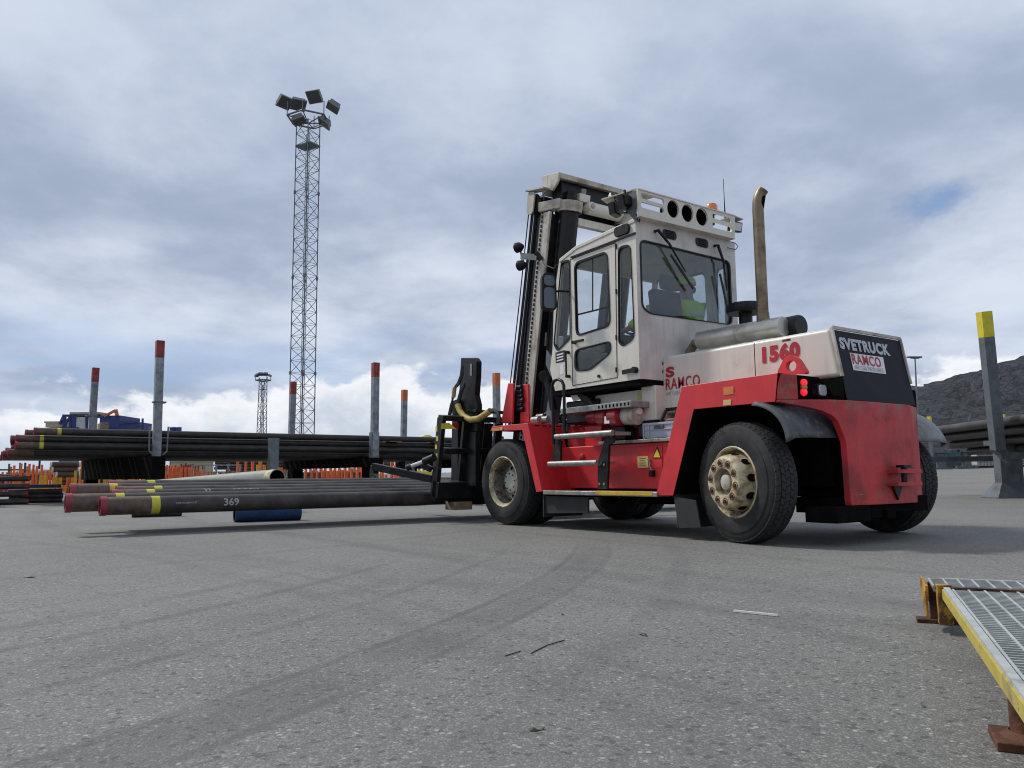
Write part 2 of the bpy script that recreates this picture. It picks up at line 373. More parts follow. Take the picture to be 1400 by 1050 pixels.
M['purple'] = mat('purple_protector', (.10, .03, .12), .5, 0, .2)
M['mirror'] = mat('mirror_glass', (.10, .11, .12), .12, 1.0, .02)
def emit(name, col, st):
    m = bpy.data.materials.new(name); m.use_nodes = True; b = m.node_tree.nodes['Principled BSDF']
    b.inputs['Base Color'].default_value = (*col, 1); b.inputs['Emission Color'].default_value = (*col, 1); b.inputs['Emission Strength'].default_value = st
    b.inputs['Roughness'].default_value = .25; return m
M['tail'] = emit('lit_red_lamp', (1, .02, .04), .7)
def glass(name, tint, refl):
    m = bpy.data.materials.new(name); m.use_nodes = True; t = NT(m.node_tree); m.node_tree.nodes.clear()
    tr = t.n('ShaderNodeBsdfTransparent', inp={0: (*tint, 1)}); gl = t.n('ShaderNodeBsdfGlossy', inp={0: (.9, .93, .95, 1), 1: .03})
    df = t.n('ShaderNodeBsdfDiffuse', inp={0: (.30, .30, .29, 1)})
    g = t.n('ShaderNodeNewGeometry').outputs['Position']
    dust = t.m('MULTIPLY', t.ss(t.noise(g, 5, 6, .65), .35, .75), .07)
    fc = t.n('ShaderNodeLayerWeight', inp={0: .5}).outputs['Facing']
    k = t.m('ADD', t.m('MULTIPLY', t.m('POWER', fc, 4.), .55), refl, clamp=True)
    a = t.n('ShaderNodeMixShader', inp={0: dust, 1: tr.outputs[0], 2: df.outputs[0]})
    b = t.n('ShaderNodeMixShader', inp={0: k, 1: a.outputs[0], 2: gl.outputs[0]})
    t.n('ShaderNodeOutputMaterial', inp={0: b.outputs[0]}); return m
M['glass'] = glass('clear_cab_glass', (.84, .87, .88), .025)
M['glassr'] = glass('tinted_rear_glass', (.74, .78, .80), .06)

# asphalt
am = bpy.data.materials.new('worn_asphalt'); am.use_nodes = True; A = NT(am.node_tree); ab = am.node_tree.nodes['Principled BSDF']
ag = A.n('ShaderNodeNewGeometry').outputs['Position']
v1 = A.n('ShaderNodeTexVoronoi', feature='F1', inp={0: ag, 'Scale': 160.}); v2 = A.n('ShaderNodeTexVoronoi', feature='F1', inp={0: ag, 'Scale': 66.})
vc = A.n('ShaderNodeSeparateColor', inp={0: v1.outputs['Color']}).outputs; vc2 = A.n('ShaderNodeSeparateColor', inp={0: v2.outputs['Color']}).outputs
base = A.mix(A.ss(A.noise(ag, .35, 6, .55), .3, .7), (.170, .167, .154), (.224, .219, .203))
base = A.mix(A.m('MULTIPLY', A.ss(A.noise(ag, 2.6, 6, .6), .35, .7), .35), base, (.138, .136, .126))
base = A.mix(A.ss(A.noise(ag, 260, 3, .7), .35, .66), A.mix(.36, base, (.045, .046, .045)), base)
base = A.mix(A.m('MULTIPLY', A.ss(vc[0], .55, 1.), .60), base, (.33, .325, .29))
base = A.mix(A.m('MULTIPLY', A.ss(vc2[1], .86, .99), A.ss(v2.outputs[0], .55, .25, 0, .75)), base, (.44, .43, .41))
base = A.mix(A.m('MULTIPLY', A.ss(vc2[2], .90, .97), .55), base, (.05, .05, .05))
# curved tyre tracks (bands of constant distance from a turning centre) and straight ones
asep = A.n('ShaderNodeSeparateXYZ', inp={0: ag}).outputs
wob = A.m('MULTIPLY', A.m('SUBTRACT', A.noise(ag, .25, 2, .5), .5), .5)
def trk(cx, cy, r, w, amt, soft=.3):
    amt *= 1.05 if cx == 10 else .6
    global base
    d = A.m('SQRT', A.m('ADD', A.m('POWER', A.m('SUBTRACT', asep[0], cx), 2.), A.m('POWER', A.m('SUBTRACT', asep[1], cy), 2.)))
    e = A.m('ABSOLUTE', A.m('SUBTRACT', A.m('ADD', d, A.m('MULTIPLY', wob, min(1., w*1.5))), r))
    k = A.m('MULTIPLY', A.ss(e, w, w*soft), A.ss(A.noise(ag, 1.7, 5, .6), .34, .60, amt*.25, amt))
    if cx == 10: k = A.m('MULTIPLY', k, A.ss(asep[0], 1.6, -.3))
    base = A.mix(k, base, (.082, .083, .082))
for c in ((10, 11.7, 14.08, .17, .38), (10, 11.7, 13.94, .035, .55), (10, 11.7, 14.22, .035, .5), (10, 11.7, 14.75, .10, .22), (10, 11.7, 13.36, .05, .5), (10, 11.7, 13.10, .16, .22), (10, 11.7, 12.72, .06, .5), (10, 11.7, 12.3, .09, .35), (10, 11.7, 11.9, .04, .3),
          (-1, 22, 17.9, .12, .4), (-1, 22, 18.2, .05, .4), (-1, 22, 20.1, .16, .35), (30, 14, 27.2, .14, .4), (30, 14, 29.9, .10, .45), (2, 40, 37.4, .12, .4), (2, 40, 39.4, .12, .4), (9, -30, 34.6, .2, .4), (6, -60, 62.7, .25, .35)): trk(*c)
# fine dark cracks and drip stains
cr_ = A.n('ShaderNodeTexVoronoi', feature='DISTANCE_TO_EDGE', inp={0: A.n('ShaderNodeVectorMath', operation='ADD', inp={0: ag, 1: A.n('ShaderNodeVectorMath', operation='SCALE', inp={0: A.n('ShaderNodeTexNoise', inp={0: ag, 'Scale': 1.6}).outputs['Color'], 'Scale': .9}).outputs[0]}).outputs[0], 'Scale': .38}).outputs[0]
ck = A.m('MULTIPLY', A.ss(cr_, .0028, .0008), A.ss(A.noise(ag, .45, 3, .5), .52, .60))
base = A.mix(A.m('MULTIPLY', ck, .35), base, (.03, .03, .03))
dr_ = A.ss(A.noise(ag, 1.15, 4, .55), .67, .74); base = A.mix(A.m('MULTIPLY', dr_, .3), base, (.07, .07, .068))
A.t.links.new(base, ab.inputs['Base Color']); ab.inputs['Roughness'].default_value = .82; ab.inputs['Specular IOR Level'].default_value = .35
hgt = A.m('ADD', A.m('MULTIPLY', v1.outputs[0], -.6), A.m('MULTIPLY', A.noise(ag, 200, 3, .6), .7))
bp = A.n('ShaderNodeBump', inp={'Height': hgt, 'Strength': .55, 'Distance': .006}); A.t.links.new(bp.outputs[0], ab.inputs['Normal'])
M['asphalt'] = am

# ------------------------------------------------------------------ ground + mountain
def rise(x, y):
    t = max(0., -y-20); return min(1.6, .0235*t) if t < 90 else min(1.6, 1.6)
gx = [-60, -20, -10, -5, 0, 5, 10, 20, 30, 45, 60, 90, 140, 220, 400, 900, 3000]
gy = [400, 150, 60, 25, 10, 0, -10, -18, -20, -25, -35, -50, -70, -90, -110, -200, -500, -1500, -4000]
g = MB()
vs = [(x, y, rise(x, y)) for x in gx for y in gy]; n_ = len(gy)
g.add(vs, [(i*n_+j, (i+1)*n_+j, (i+1)*n_+j+1, i*n_+j+1) for i in range(len(gx)-1) for j in range(n_-1)], 0, True)
tag(g.build('ground', M['asphalt']), kind='structure')

mm = bpy.data.materials.new('mountain_rock'); mm.use_nodes = True; Q = NT(mm.node_tree); qb = mm.node_tree.nodes['Principled BSDF']
qg = Q.n('ShaderNodeNewGeometry'); qp = qg.outputs['Position']
qs = Q.n('ShaderNodeMapping', inp={0: qp, 2: (.3, .2, .5), 3: (1, 1, .6)}).outputs[0]
qv = Q.n('ShaderNodeTexVoronoi', feature='DISTANCE_TO_EDGE', inp={0: Q.n('ShaderNodeVectorMath', operation='ADD', inp={0: qs, 1: Q.n('ShaderNodeVectorMath', operation='SCALE', inp={0: Q.n('ShaderNodeTexNoise', inp={0: qp, 'Scale': .02}).outputs['Color'], 'Scale': 60.}).outputs[0]}).outputs[0], 'Scale': .022}).outputs[0]
qn = Q.noise(qs, .012, 9, .65, .5); qn2 = Q.noise(qs, .05, 8, .7)
qc = Q.mix(Q.ss(qn, .38, .62), (.026, .030, .040), (.066, .070, .082)); qc = Q.mix(Q.ss(qn2, .55, .72), qc, (.115, .12, .132))
qc = Q.mix(Q.ss(qn2, .44, .30), qc, (.010, .011, .014)); qc = Q.mix(Q.m('MULTIPLY', Q.ss(qv, .10, .01), .7), qc, (.010, .011, .015)); qc = Q.mix(Q.m('MULTIPLY', Q.ss(Q.noise(qs, .11, 7, .7), .58, .66), .7), qc, (.16, .165, .175))
Q.t.links.new(qc, qb.inputs['Base Color']); qb.inputs['Roughness'].default_value = .9
qbp = Q.n('ShaderNodeBump', inp={'Height': Q.m('ADD', qn2, Q.m('MULTIPLY', qv, .8)), 'Strength': 1., 'Distance': 30.}); Q.t.links.new(qbp.outputs[0], qb.inputs['Normal'])
from mathutils import noise as mn
prof = [(980, 646), (1080, 622), (1140, 600), (1180, 575), (1215, 552), (1249, 531), (1262, 527), (1278, 526), (1290, 523), (1303, 520), (1316, 519), (1326, 512), (1336, 507), (1350, 505), (1362, 499), (1370, 493), (1385, 490), (1405, 487), (1440, 474), (1500, 460), (1580, 470), (1700, 500), (1850, 540), (2100, 560)]
def ridge(px):
    for (a, ya), (b, yb) in zip(prof, prof[1:]):
        if a <= px <= b: return ya + (yb-ya)*(px-a)/(b-a)
    return 600
NX, NZ = 250, 46; vs = []
for i in range(NX):
    px = 980 + (2100-980)*i/(NX-1)
    for j in range(NZ):
        t = j/(NZ-1); d = 1500 + 950*t
        y = ridge(px); topz = at(px, y, d=2450).z
        b = at(px, 640, d=d); z = -4 + (topz+4)*(t**.62)
        nv = mn.fractal(Vector((b.x*.004, b.y*.004, z*.006)), 1.0, 2.0, 7)
        z += nv*42*sin(pi*min(t, .97))*min(1., max(0., topz)/120) + mn.noise(Vector((b.x*.03, b.y*.03, 0)))*5*t
        vs.append((b.x + nv*60, b.y + nv*40, z))
g = MB(); g.add(vs, [(i*NZ+j, (i+1)*NZ+j, (i+1)*NZ+j+1, i*NZ+j+1) for i in range(NX-1) for j in range(NZ-1)], 0, True)
mo = g.build('mountain', mm, angle=80); tag(mo, kind='structure')

# ------------------------------------------------------------------ the forklift truck
YC = -1.225                              # truck centre line
T = thing('forklift_truck', 'red and white heavy forklift with tall mast, number 1560 on its hood, carrying pipes', 'forklift truck', (1.8, YC, 0))
X3, Y3, Z3 = Vector((1, 0, 0)), Vector((0, 1, 0)), Vector((0, 0, 1))

# wheels
def tyre(O, ax, fw, R=.54, Wd=.30, tread=True, name='tyre', parent=None):
    k = R/.54
    pf = [(-.045, .298), (-.02, .30), (-.012, .315), (-.004, .345), (.0, .39), (-.004, .43), (-.008, .447), (-.014, .449), (-.022, .48), (-.03, .505), (-.045, .522), (-.07, .527)]
    prof = [(a, r*k) for a, r in pf] + [(-Wd+a_, r*k) for a_, r in [(-a, r) for a, r in reversed(pf)]]
    b = MB(); b.lathe(prof, O, ax, 96, 0)
    if tread:
        O = Vector(O); ax = Vector(ax).normalized(); u = Vector(fw).normalized(); w = ax.cross(u)
        cols = [(-.034, -.078, .526, .5), (-.086, -.122, .5315, 0), (-.128, -.172, .533, .5), (-.178, -.214, .5315, 0), (-.222, -.266, .526, .5)]
        N = 52
        for ci, (a0, a1, r0, ph) in enumerate(cols):
            a0 = a0*Wd/.30; a1 = a1*Wd/.30
            for i in range(N):
                t0 = 2*pi*(i+ph+.07)/N; t1 = 2*pi*(i+ph+.93)/N; sk = .016*(1 if ci % 2 else -1)
                vv = []
                for rr in (r0*k-.012, R+(.0 if 0 < ci < 4 else -.006)):
                    for (a, t) in ((a0, t0+sk), (a1, t0-sk), (a1, t1-sk), (a0, t1+sk)):
                        q = rr - (.010 if (rr > r0*k-.01 and ((ci == 0 and a == a0) or (ci == 4 and a == a1))) else 0)
                        vv.append(O + ax*a + (u*cos(t)+w*sin(t))*q)
                b.add(vv, [(4, 5, 6, 7), (0, 1, 5, 4), (1, 2, 6, 5), (2, 3, 7, 6), (3, 0, 4, 7)], 1)
    return b.build(name, [M['rubber'], M['tread']], parent, angle=30)
def arc_text(body, O, ax, fw, r, ang, h, parent, name='sidewall_lettering'):
    """raised lettering running round the side wall"""
    O = Vector(O); ax = Vector(ax).normalized(); fw = Vector(fw).normalized(); up = Z3
    if fw.cross(up).dot(ax) < 0: fw = -fw
    vs, fs = [], []
    for i, ch in enumerate(body):
        if ch == ' ': continue
        a = ang - i*h*.95/r
        cu = bpy.data.curves.new('c', 'FONT'); cu.body = ch; cu.size = 1; cu.offset = .03; cu.align_x = 'CENTER'; cu.resolution_u = 2
        t = bpy.data.objects.new('c', cu); COL.objects.link(t); bpy.context.view_layer.update()
        me = bpy.data.meshes.new_from_object(t.evaluated_get(bpy.context.evaluated_depsgraph_get())); bpy.data.objects.remove(t)
        rad = fw*cos(a)+up*sin(a); tan = fw*sin(a)-up*cos(a); b = len(vs)
        for v in me.vertices: vs.append(O + ax*.002 + rad*(r+v.co.y*h/.7) + tan*v.co.x*h/.7)
        for p in me.polygons: fs.append([b+q for q in p.vertices])
        bpy.data.meshes.remove(me)
    b = MB(); b.add(vs, fs); return b.build(name, M['letter'], parent)
def wheel_rear(c, yaw, sgn):
    ax = Vector((-sin(yaw)*sgn, cos(yaw)*sgn, 0)); fw = Vector((cos(yaw), sin(yaw), 0)); c = Vector(c)
    w = thing('wheel', None, None, (c.x, c.y, 0), parent=T)
    tyre(c, ax, fw, parent=w)
    b = MB()
    b.lathe([(-.012, .322), (-.004, .312), (-.010, .300), (-.03, .292, 0), (-.085, .288, 1), (-.09, .268, 1), (-.075, .262, 0), (-.02, .252, 0), (.055, .240, 0), (.085, .230, 0), (.10, .215, 0), (.104, .20, 0), (.104, .135, 0), (.098, .122, 0), (.045, .116, 1), (.045, .07, 0), (.075, .066, 2), (.085, .05, 2), (.087, .0, 2)], c, ax, 64)
    for i in range(10):
        t = 2*pi*i/10 + .16; rd = fw*cos(t)+Z3*sin(t)
        p = c + rd*.172
        b.lathe([(.106, .034, 3), (.106, .026, 3), (.096, .024, 3), (.096, .0)], p, ax, 16)
        b.lathe([(.097, .019, 3), (.122, .018, 3), (.122, .010, 3), (.128, .009, 3), (.128, 0)], p, ax, 6, 3, smooth=False)
        t += pi/10; rd = fw*cos(t)+Z3*sin(t); tn = -fw*sin(t)+Z3*cos(t)
        q = c + rd*.2505 + ax*(-.012); nn = (ax*.06+rd*1.).normalized(); aa = (ax-nn*ax.dot(nn)).normalized()
        b.add([q + nn*.003 + aa*.046*cos(s)+tn*.036*sin(s) for s in [2*pi*k/14 for k in range(14)]], [list(range(14))], 4)
    b.build('rim', [M['rim'], M['rimdark'], M['cap'], M['nut'], M['dark']], w, angle=40)
    return w, ax, fw, c
def wheel_front(c, sgn, R=.54):
    ax = Vector((0, sgn, 0)); fw = X3; c = Vector(c)
    w = thing('wheel', None, None, (c.x, c.y, 0), parent=T)
    tyre(c, ax, fw, R=R, parent=w); tyre(c - ax*.34, ax, fw, R=R, parent=w, tread=True)
    b = MB()
    b.lathe([(-.012, .322), (-.004, .310), (-.014, .296), (-.035, .288), (-.05, .272, 1), (-.13, .262, 1), (-.20, .255, 1), (-.215, .235, 0), (-.215, .15, 1), (-.215, .142, 0), (-.135, .140, 2), (-.125, .125, 2), (-.118, .05, 2), (-.118, 0)], c, ax, 64)
    for i in range(8):
        t = 2*pi*i/8+.3; q = c + (fw*cos(t)+Z3*sin(t))*.195 - ax*.212; tn = -fw*sin(t)+Z3*cos(t); rd = fw*cos(t)+Z3*sin(t)
        b.add([q + rd*.022*cos(s)+tn*.032*sin(s) for s in [2*pi*k/12 for k in range(12)]], [list(range(12))], 4)
        t += .35; b.lathe([(-.12, .011), (-.112, .010), (-.112, 0)], c + (fw*cos(t)+Z3*sin(t))*.105, ax, 6, 3, smooth=False)
    b.build('rim', [M['rim'], M['rimdark'], M['cap'], M['nut'], M['dark']], w, angle=40)
    return w
RY = radians(-12)
w1, wa, wf, wc = wheel_rear((.10, 0, .54), RY, 1)
arc_text('SAILUN', wc, wa, wf, .455, radians(128), .040, w1); arc_text('SAILUN', wc, wa, wf, .455, radians(248), .040, w1)
wheel_rear((-.04, 2*YC, .54), RY, -1)
fwn = wheel_front((3.73, 0, .54), 1); arc_text('SAILUN', (3.73, 0, .54), Y3, X3, .455, radians(80), .036, fwn)
wheel_front((3.68, 2*YC, .54), -1)

# chassis and axles
b = MB(); b.box(4.3, .9, -.80, -1.65, .42, 1.18, 0); b.box(.9, -.55, -.70, -1.75, .40, 1.22, 0)
b.cyl((3.56, -.3, .54), (3.56, -2.15, .54), .15, 20, 0); b.box(.16, -.16, -.35, -2.1, .42, .62, 0)
b.box(-.1, -.68, -.62, -1.83, .26, .40, 0); b.box(-.5, -.72, -.8, -.98, .22, .30, 0); b.box(-.5, -.72, -1.06, -1.2, .21, .30, 0)
b.box(2.7, 1.2, -.45, -2.0, .36, .425, 0); b.box(2.2, 1.7, -.9, -1.5, .28, .42, 0); b.box(-.45, -.75, -.25, -.75, .20, .33, 0)
b.build('chassis', M['dark'], T, bevel=.008)

# front fenders
fp = [at(671.9, 589.6, Y=0), at(674.4, 583, Y=0), at(723.3, 578.5, Y=0), at(742.8, 672, Y=0), at(734.9, 673, Y=0), at(715.6, 588.3, Y=0)]
fp = [Vector((p.x, 0, p.z)) for p in fp]
for y0, vy, nm in ((.02, -.52, 'near'), (2*YC-.02, .52, 'far')):
    b = MB(); b.prism([Vector((p.x, y0, p.z)) for p in fp], (0, vy, 0), 0, {3: 1, 4: 1, 5: 1})
    o = b.build('front_fender', [M['red'], M['dark']], T, bevel=.006)
    # inner wing closing the arch
b = MB(); b.prism([(3.98, 0, 1.16), (3.28, 0, 1.14), (3.03, 0, .44), (2.9, 0, .44), (3.14, 0, 1.2), (3.98, 0, 1.2)], (0, .001, 0))
# fender reflector lamp at tip
b = MB(); q0 = at(673, 588, Y=.026); q1 = at(683, 584, Y=.026); b.box(q0.x, q1.x, .02, .032, 1.185, 1.225, 0); b.box(q1.x-.005, q1.x-.07, .02, .032, 1.19, 1.225, 1)
b.build('side_marker', [M['orlens'], M['signyel']], T, bevel=.004)
# slots on fender's rear top
b = MB()
for i in range(4):
    b.box(3.155, 3.13, -.08-.11*i, -.15-.11*i, 1.18, 1.225, 0)
b.split('vent_slot', M['dark'], T)

# red side wall between the wheels, tank, treads
b = MB(); b.box(3.10, .75, -.42, -.80, .46, .955, 0)
b.build('side_tank', [M['red'], M['redworn']], T, bevel=.012)
b = MB(); b.box(3.3, .75, -.72, -.80, .95, 1.24, 0); b.box(2.75, 2.45, -.55, -.8, .957, 1.2, 0); b.box(2.1, 2.0, -.6, -.75, .957, 1.15, 0)
b.build('frame_wall', [M['red']], T, bevel=.01)
b = MB(); b.box(2.30, 1.12, -.36, -.70, .958, .992, 0); b.build('top_tread', M['alu'], T, bevel=.004)
b = MB(); a0 = at(743, 672, Y=0.02); a1 = at(899, 677, Y=0.02); b.box(a0.x, a1.x, .03, -.42, .395, .44, 0)
b.build('running_board', M['alu'], T, bevel=.006)
b = MB(); a2 = at(815, 675, Y=.03); b.box(a2.x, a1.x+.06, .034, -.03, .405, .445, 0); b.build('yellow_edge', M['yellow'], T, bevel=.004)
# steps
for (l, r, z) in (((760, 596), (838, 593), None), ((751, 634), (817, 633), None)):
    p = at(*l, Y=0); q = at(*r, Y=0); z = (p.z+q.z)/2
    b = MB(); b.tube([(p.x, 0, z), (q.x, 0, z)], .032, 14, 0); b.box(p.x, q.x, -.02, -.26, z-.02, z+.015, 0)
    b.build('step', M['steelgrey'], T)
b = MB(); p = at(769, 561, Y=-.25); q = at(865, 553, Y=-.25); z = (p.z+q.z)/2
b.box(p.x, q.x, -.22, -.5, z-.035, z+.03, 0)
for i in range(9): b.box(q.x+.02+.03*i*2, q.x+.045+.03*i*2, -.217, -.225, z-.02, z+.015, 1)
b.build('upper_step', [M['steelgrey'], M['dark']], T, bevel=.003)
def px6(x, y, Y): return at(690+x/4.375, 480+y/4.375, Y=Y)
b = MB(); b.prism([px6(x, y, -.06) for x, y in ((597, 492), (652, 492), (650, 545), (622, 562), (612, 826), (556, 826), (556, 662), (600, 520))], (0, -.03, 0))
b.prism([px6(x, y, -.10) for x, y in ((300, 500), (335, 540), (330, 655), (282, 655))], (0, -.03, 0))
for x, y in ((612, 505), (640, 505), (570, 680), (597, 680), (570, 795), (597, 795)):
    p = px6(x, y, -.058); b.cyl(p, p+Y3*.012, .014, 10, 1)
b.split('step_bracket', [M['black'], M['steelgrey']], T, bevel=.002)
# handrail loop
b = MB(); pts = [px6(x, y, -.06) for x, y in ((292, 560), (290, 420), (283, 260), (284, 205), (296, 178), (320, 168), (342, 180), (354, 205), (356, 300), (357, 490))]
b.tube(pts, .019, 12); b.build('handrail', M['black'], T)
# stickers, latch
def quad(b, pts, m=0, th=.003, nrm=Y3): b.prism(pts, Vector(nrm)*th, m)
b = MB(); quad(b, [px6(x, y, -.410) for x, y in ((795, 630), (858, 628), (860, 697), (797, 699))]); 
for k in range(5): 
    quad(b, [px6(x, y, -.4065) for x, y in ((805, 640+11*k), (845-6*(k % 2), 640+11*k), (845-6*(k % 2), 643+11*k), (805, 643+11*k))], 1, .001)
b.build('notice_label', [M['signyel'], M['panel']], T)
b = MB(); quad(b, [px6(x, y, -.410) for x, y in ((883, 640), (912, 570), (938, 640))], 1); quad(b, [px6(x, y, -.4065) for x, y in ((890, 636), (912, 583), (931, 636))], 0, .002)
b.build('warning_triangle', [M['yel2'], M['panel']], T)
b = MB(); p = px6(868, 650, -.41); q = px6(868, 690, -.40); r = px6(882, 715, -.40); s_ = px6(880, 750, -.39)
b.tube([p, q, r], .010, 8, 0); b.cyl(p-Y3*.02, p+Y3*.02, .018, 10, 0); b.beam(r, s_, .045, .05, 1); b.cyl(r-Y3*.01, r+Y3*.02, .02, 10, 0)
b.build('hatch_latch', [M['steelgrey'], M['black']], T)
b = MB(); quad(b, [px6(x, y, -.417) for x, y in ((798, 572), (944, 562), (944, 698), (798, 702))], 0, .004)
b.build('tank_hatch', M['red'], T, bevel=.003)
b = MB(); p = px6(465, 635, -.42); b.lathe([(0, .045), (.02, .04), (.03, .02), (.03, 0)], p, Y3, 18); b.build('filler_cap', M['redworn'], T)
# mud flaps
b = MB(); p = at(742, 674, Y=-.03); q = at(804, 703, Y=-.03); b.box(p.x, p.x-.02, -.03, -.62, .13, .39); b.build('mud_flap', M['mud'], T)
b = MB(); b.prism([at(742, 678, Y=-.05), at(804, 680, Y=-.05), at(804, 701, Y=-.05), at(743, 702, Y=-.05)], (0, -.02, 0)); b.build('side_flap', M['mud'], T)
b = MB(); b.prism([at(x, y, Y=-.01) for x, y in ((921, 679), (951, 684), (958, 721), (928, 722))], (0, -.015, 0)); b.box(.80, .785, -.02, -.6, .10, .42); b.build('mud_flap', M['mud'], T)

# rear fenders (arch + leg)
rp = [(932.9, 528.4), (897.7, 677.7), (921.3, 677.7), (949.6, 559.8), (1061, 549.5), (1064.3, 509.6)]
rp = [at(x, y, Y=.0) for x, y in rp]
for y0, vy in ((.01, -.60), (2*YC-.01, .60)):
    b = MB(); b.prism([Vector((p.x if vy < 0 else max(p.x, .25), y0, p.z)) for p in rp], (0, vy, 0), 0, {2: 1, 3: 1, 4: 1})
    b.build('rear_fender', [M['red'], M['dark']], T, bevel=.006)
b = MB(); b.box(.75, -.5, -.60, -.66, .5, 1.25, 0); b.box(.75, -.5, 2*YC+.60, 2*YC+.66, .5, 1.25, 0); b.split('wheel_arch_liner', M['dark'], T)
# counterweight: plan outline, upper band + lower block, chamfer corner block beside lamps
XF, ZB, ZT = -.43, .335, 1.235
ROT = [( -.43, 0.0), (-.655, -.42), (-.69, -.60), (-.715, -.95), (-.715, -1.56), (-.66, -1.70), (-.43, 2*YC)]
b = MB()
# upper band of the counterweight, following the plan, with the curved wheel cut-out on the near side
Ya = [0.0, -.42, -.60, -.95, -1.56, -1.70, -2.45]
def plan_x(y):
    for (x0, y0), (x1, y1) in zip(ROT, ROT[1:]):
        if y0 >= y >= y1: return x0 + (x1-x0)*(y-y0)/(y1-y0)
    return -.43
def low_z(y):   # lower edge of the red metal against y
    a = abs(y-YC); tb = [(0, ZB), (.65, ZB), (.661, .387), (.667, .745), (.673, .876), (.715, .976), (.75, 1.05), (.812, 1.099), (.884, 1.137), (.969, 1.161), (1.225, 1.215), (1.3, 1.22)]
    for (a0, z0), (a1, z1) in zip(tb, tb[1:]):
        if a0 <= a <= a1: return z0 + (z1-z0)*(a-a0)/(a1-a0)
ys = [0.0, -.13, -.256, -.341, -.413, -.445, -.475, -.495, -.51, -.53, -.552, -.558, -.564, -.575, -.60, -.78, -.95, -1.25, -1.56, -1.70, -1.875, -1.886, -1.892]
front = []
vs = []
for y in ys:
    x = plan_x(y); zl = low_z(y); zt = ZT if True else 0
    vs += [(x, y, zt), (x, y, zl), (x+.06, y, zl), (x+.06, y, zt)]
fs = []
for i in range(len(ys)-1):
    for k in range(4): fs.append((i*4+k, i*4+(k+1) % 4, (i+1)*4+(k+1) % 4, (i+1)*4+k))
fs += [(0, 1, 2, 3), tuple(4*(len(ys)-1)+k for k in (3, 2, 1, 0))]
b.add(vs, fs)
b.build('counterweight', M['redworn'], T, bevel=.006, angle=25)
# taller corner blocks above the band (to hood height) and dark pocket
for sg in (1,):
    f = lambda x, y, z: Vector((x, y if sg > 0 else 2*YC-y, z))
    b = MB(); b.prism([f(-.42, .0, ZT+.002), f(-.510, -.155, ZT+.002), f(-.30, -.155, ZT+.002), f(-.30, .0, ZT+.002)], (0, 0, .215))
    b.build('fender_corner', M['redworn'], T, bevel=.006)
b = MB(); b.box(-.10, -.40, -.17, -2.28, ZT+.003, 1.44); b.box(-.15, -.615, -.66, -1.79, ZT+.003, 1.445); b.build('lamp_pocket', M['dark'], T)
# tail lamps, work lamp in pocket
chn = Vector((-.42, 0, 0))
def lampbox(px, py, X, w, h, m, nm, dep=.06):
    p = at(px, py, X=X); b = MB()
    b.prism(rounded([p + Y3*w/2 + Z3*h/2, p - Y3*w/2 + Z3*h/2, p - Y3*w/2 - Z3*h/2, p + Y3*w/2 - Z3*h/2], .03), (dep, 0, 0), 0)
    b.prism(rounded([p + Y3*(w/2+.01) + Z3*(h/2+.01) + X3*.01, p - Y3*(w/2+.01) + Z3*(h/2+.01)+X3*.01, p - Y3*(w/2+.01) - Z3*(h/2+.01)+X3*.01, p + Y3*(w/2+.01) - Z3*(h/2+.01)+X3*.01], .03), (dep, 0, 0), 1)
    return b.build(nm, [M[m], M['black']], T, bevel=.004)
lampbox(1125.5, 533.5, -.50, .105, .095, 'lens', 'work_lamp')
for py, m in ((523.5, 'tail'), (529.8, 'orlens'), (536, 'tail')):
    p = at(1098.5, py, X=-.46); b = MB(); b.lathe([(0, .036), (.015, .032), (.022, .018), (.022, 0)], p, (-1, .2, 0), 18); b.build('tail_lamp', M[m], T)
# tow hitch
def px8(x, y, X): return at(1090+x/6.667, 600+y/6.667, X=X)
b = MB()
for yy in (268, 385):
    p = px8(820, yy, -.718); q = px8(1040, yy, -.718); b.box(-.71, -.82, p.y, q.y, p.z-.045, p.z-.012, 0)
p = px8(980, 250, -.80); q = px8(990, 425, -.80); b.cyl((-.79, p.y, q.z), (-.79, p.y, p.z+.01), .026, 16, 1); b.box(-.75, -.83, p.y+.06, p.y-.06, p.z-.012, p.z+.012, 1)
p = px8(900, 415, -.722); q = px8(905, 560, -.722); b.prism([px8(850, 412, -.718), px8(948, 408, -.718), px8(908, 560, -.718)], (-.02, 0, 0), 1)
b.build('tow_hitch', [M['redworn'], M['black']], T, bevel=.003)
# curved plastic mudguards behind rear wheels
for sg, mt in ((1, 'flap'), (-1, 'flapr')):
    b = MB(); n = 12; pts = []
    for i in range(n+1):
        a = radians(108 + (152-108)*i/n); r = .69 + .03*sin(i/n*pi)
        c0 = Vector((.02, .05, .58)) if sg > 0 else Vector((.02, 2*YC-.04, .58))
        for y, dr in ((.0, -.035-.05*(i/n)**3), (-.03, 0), (-.2, .015), (-.66, .02)):
            pts.append(c0 + Vector((cos(a)*(r+dr), y*sg, sin(a)*(r+dr))))
    fs = [(i*4+j, i*4+j+1, (i+1)*4+j+1, (i+1)*4+j) for i in range(n) for j in range(3)]
    b.add(pts, fs, 0, True); o = b.build('mudguard', M[mt], T, angle=80)
    sm = o.modifiers.new('solid', 'SOLIDIFY'); sm.thickness = .008

